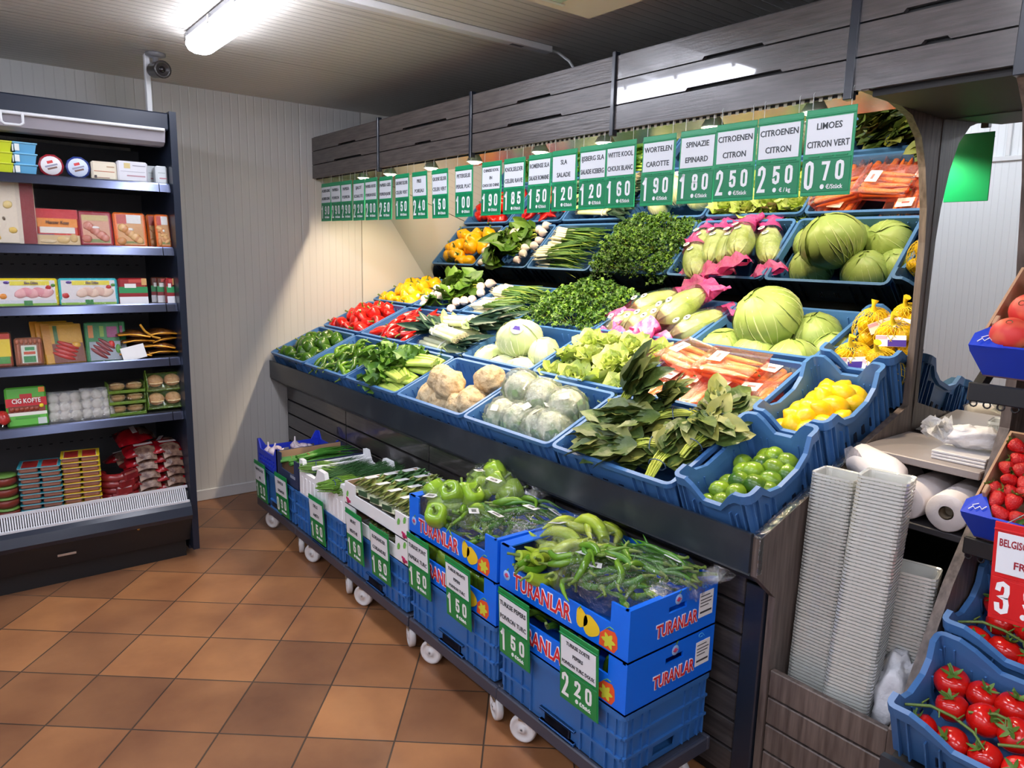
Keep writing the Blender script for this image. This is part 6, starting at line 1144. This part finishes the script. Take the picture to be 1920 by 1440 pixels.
def roll_pack(X, lab, n, where):
    t = thing('bread_pack', lab, 'bread pack', X, 'green bread roll packs'); w = .085
    obj('tray', B().bbox((-.10, -w, -.002), (.005, w, .002), .0015).bbox((.0, -w, .0), (.005, w, .014), .0015).bbox((-.10, -w, 0), (.0, -w + .004, .05), .0015).bbox((-.10, w - .004, 0), (0, w, .05), .0015), GTRAY, t)
    obj('film', B().grid([[(-.05 + .056 * math.cos(a) * 1.0, u, .028 + .030 * math.sin(a)) for a in [R(d) for d in range(-20, 201, 22)]] for u in (-w, -w * .5, 0, w * .5, w)]), PLASTIC, t)
    for k in range(n): kro2.put(X @ T(-.045, -w * .48 + w * .96 * k / max(1, n - 1), .026), 'golden bread roll, %s in the %s' % (place_words(k, n), where), 'bread rolls in green packs')
for k in range(3): roll_pack(T(.86, .70, z5 + .004 + .058 * k), 'green tray of bread rolls, %s of the left stack' % ('bottom', 'middle', 'top')[k], 2, '%s left green tray' % ('bottom', 'middle', 'top')[k])
for k in range(4): roll_pack(T(.865 if k < 2 else .86, .875, z5 + .012 + .095 * (k // 2) if k % 2 == 0 else z5 + .012 + .095 * (k // 2), 0, 58, 0) @ T(-.01, 0, .0) if k % 2 == 0 else T(.76, .875, z5 + .004 + .07 * (k // 2)), 'green pack of bread rolls, %s' % ('tilted at the lower right', 'flat behind the lower tilted one', 'tilted on top at the right', 'flat behind the upper tilted one')[k], 2, ('lower tilted green pack', 'flat lower rear pack', 'upper tilted green pack', 'flat upper rear pack')[k])
# bottom tray
def traystack(y, w, n, rim, where, x=.80, dz=.0262, d=.15, yaw=0, shift=.0):
    tr_ = B()
    for s in (-1, 1): tr_.bbox((-d / 2 + .004, s * w * .25 - w * .22, 0), (d / 2 - .004, s * w * .25 + w * .22, .021), .006)
    ln = [('film', B().bbox((-d / 2, -w / 2, .021), (d / 2, w / 2, .0245), .001).mesh('film', [cm((206, 206, 206))]), None), ('lid', B().bbox((-d / 2 - .002, -w / 2 - .002, .0245), (-d / 2 + .012, w / 2 + .002, .026), .0006).bbox((d / 2 - .008, -w / 2, .0245), (d / 2 + .002, w / 2, .026), .0006).bbox((-d / 2, -w / 2 - .002, .0245), (d / 2, -w / 2 + .012, .026), .0006).bbox((-d / 2, w / 2 - .012, .0245), (d / 2, w / 2 + .002, .026), .0006).bbox((-d / 2, -.008, .0245), (d / 2, .008, .026), .0006).mesh('lid', [cm(rim)]), 'coloured lid frame'),
          ('meat', B().bbox((-d / 2 + .013, -w / 2 + .014, .0246), (d / 2 - .010, -.009, .0256), .0004).bbox((-d / 2 + .013, .009, .0246), (d / 2 - .010, w / 2 - .014, .0256), .0004).mesh('meat', [mat('sliced_red_meat', (196, 60, 50), .35, col2=(160, 40, 40), scale=20)]), 'red sliced meat')]
    kk = Kind('meat_tray', 'meat tray', tr_.mesh('meat_tray', [mat('tray_brown_meat', (150, 100, 84), .4)]), ln)
    for k in range(n): kk.put(T(x - shift * k, y - shift * .6 * k + rnd.uniform(-.002, .002), z6 + dz * k, 0, 0, yaw + rnd.uniform(-1.5, 1.5)), 'flat sliced meat tray with %s lid, %s' % (where, 'lowest of its stack' if k == 0 else 'topmost of its stack' if k == n - 1 else '%s from below' % ORD[k]), 'sliced meat trays with %s lids' % where)
traystack(.305, .175, 9, (60, 160, 176), 'turquoise', yaw=-8); traystack(.475, .165, 10, (236, 206, 40), 'yellow', x=.81, yaw=-8)
mb = B().lathe([(.040, 0), (.052, .012), (.054, .03), (.046, .042), (.001, .043)], 14).lathe([(.001, 0), (.040, 0)], 14)
kmb = Kind('meat_tub', 'meat tub', mb.mesh('meat_tub', [mat('dark_meat_tub', (116, 44, 34), .35, bump=.2, bscale=30)]), [('lid', B().lathe([(.001, .052), (.050, .051), (.054, .044), (.046, .042)], 16).mesh('lid', [mat('tub_lid_olive', (96, 134, 60), .4)]), 'green lid')])
for c in range(2):
    for k in range(4): kmb.put(T(.84 - .005 * k, .075 + .115 * c * .95 - .03, z6 + .053 * k), 'dark meat tub with green lid, %s column, %s' % (('left', 'right')[c], ('lowest', 'second', 'third', 'topmost')[k]), 'dark meat tubs in the fridge bottom')
krg = Kind('sausage_ring_pack', 'sausage', B().tube([(.075 * math.cos(a), .085 * math.sin(a), 0) for a in [R(d) for d in range(-150, 151, 20)]], [.006] + [.021] * 14 + [.006], 10).mesh('sausage_ring_pack', [mat('dark_sausage', (124, 28, 30), .25, bump=.3, bscale=30, spec=.6)]), [('wrapper', B().bbox((.052, -.04, -.024), (.098, .04, .024), .008).mesh('wrapper', [mat('dark_red_wrapper', (140, 30, 36), .3, col2=(90, 20, 26), scale=20)]), 'dark red wrapper')])
for k in range(4): krg.put(T(.80, .645 + .004 * (k % 2), z6 + .024 + .036 * k, 2 * k, 3, 12 * k - 10), 'dark red sausage ring, %s of its stack' % ('lowest', 'second', 'third', 'topmost')[k], 'dark sausage rings')
krd = Kind('red_meat_bag', 'meat bag', pouch(4, .10, .085, .034, 0, 0).mesh('red_meat_bag', [REDP]), [('window', B().grid([[(.03 + .075 * v, .05 * u, .037 - .05 * v * v - .012 * u * u) for v in (0, .25, .5, .75, 1)] for u in (-1, -.5, 0, .5, 1)][::-1]).mesh('window', [FOILP]), 'see-through front'), ('print', B().bbox((-.012, -.045, 0), (.012, .045, .001), .0003, X=T(.012, 0, .0375)).mesh('print', [cm((226, 210, 210))]), 'white print band')])
for c in range(2):
    for k in range(5): krd.put(T(.80 - .012 * k, (.775, .885)[c] + .004 * (k % 2), z6 + .03 + .048 * k, (4, -4)[c], 8, (-6, 8)[c] + 4 * (k % 3)), 'glossy red meat bag, %s pile, %s' % (('left', 'right')[c], ('lowest', 'second from below', 'middle', 'fourth from below', 'topmost')[k]), 'red meat bags in the fridge bottom')
for k in range(4): krd.put(T(.62, (.70, .80, .88, .75)[k], z6 + .16 + .05 * (k == 3) + .02 * k, 10, -10, 30 * k), 'dark red meat bag at the back of the bottom tray, %s' % ('left', 'middle', 'right', 'on top')[k], 'red meat bags in the fridge bottom')
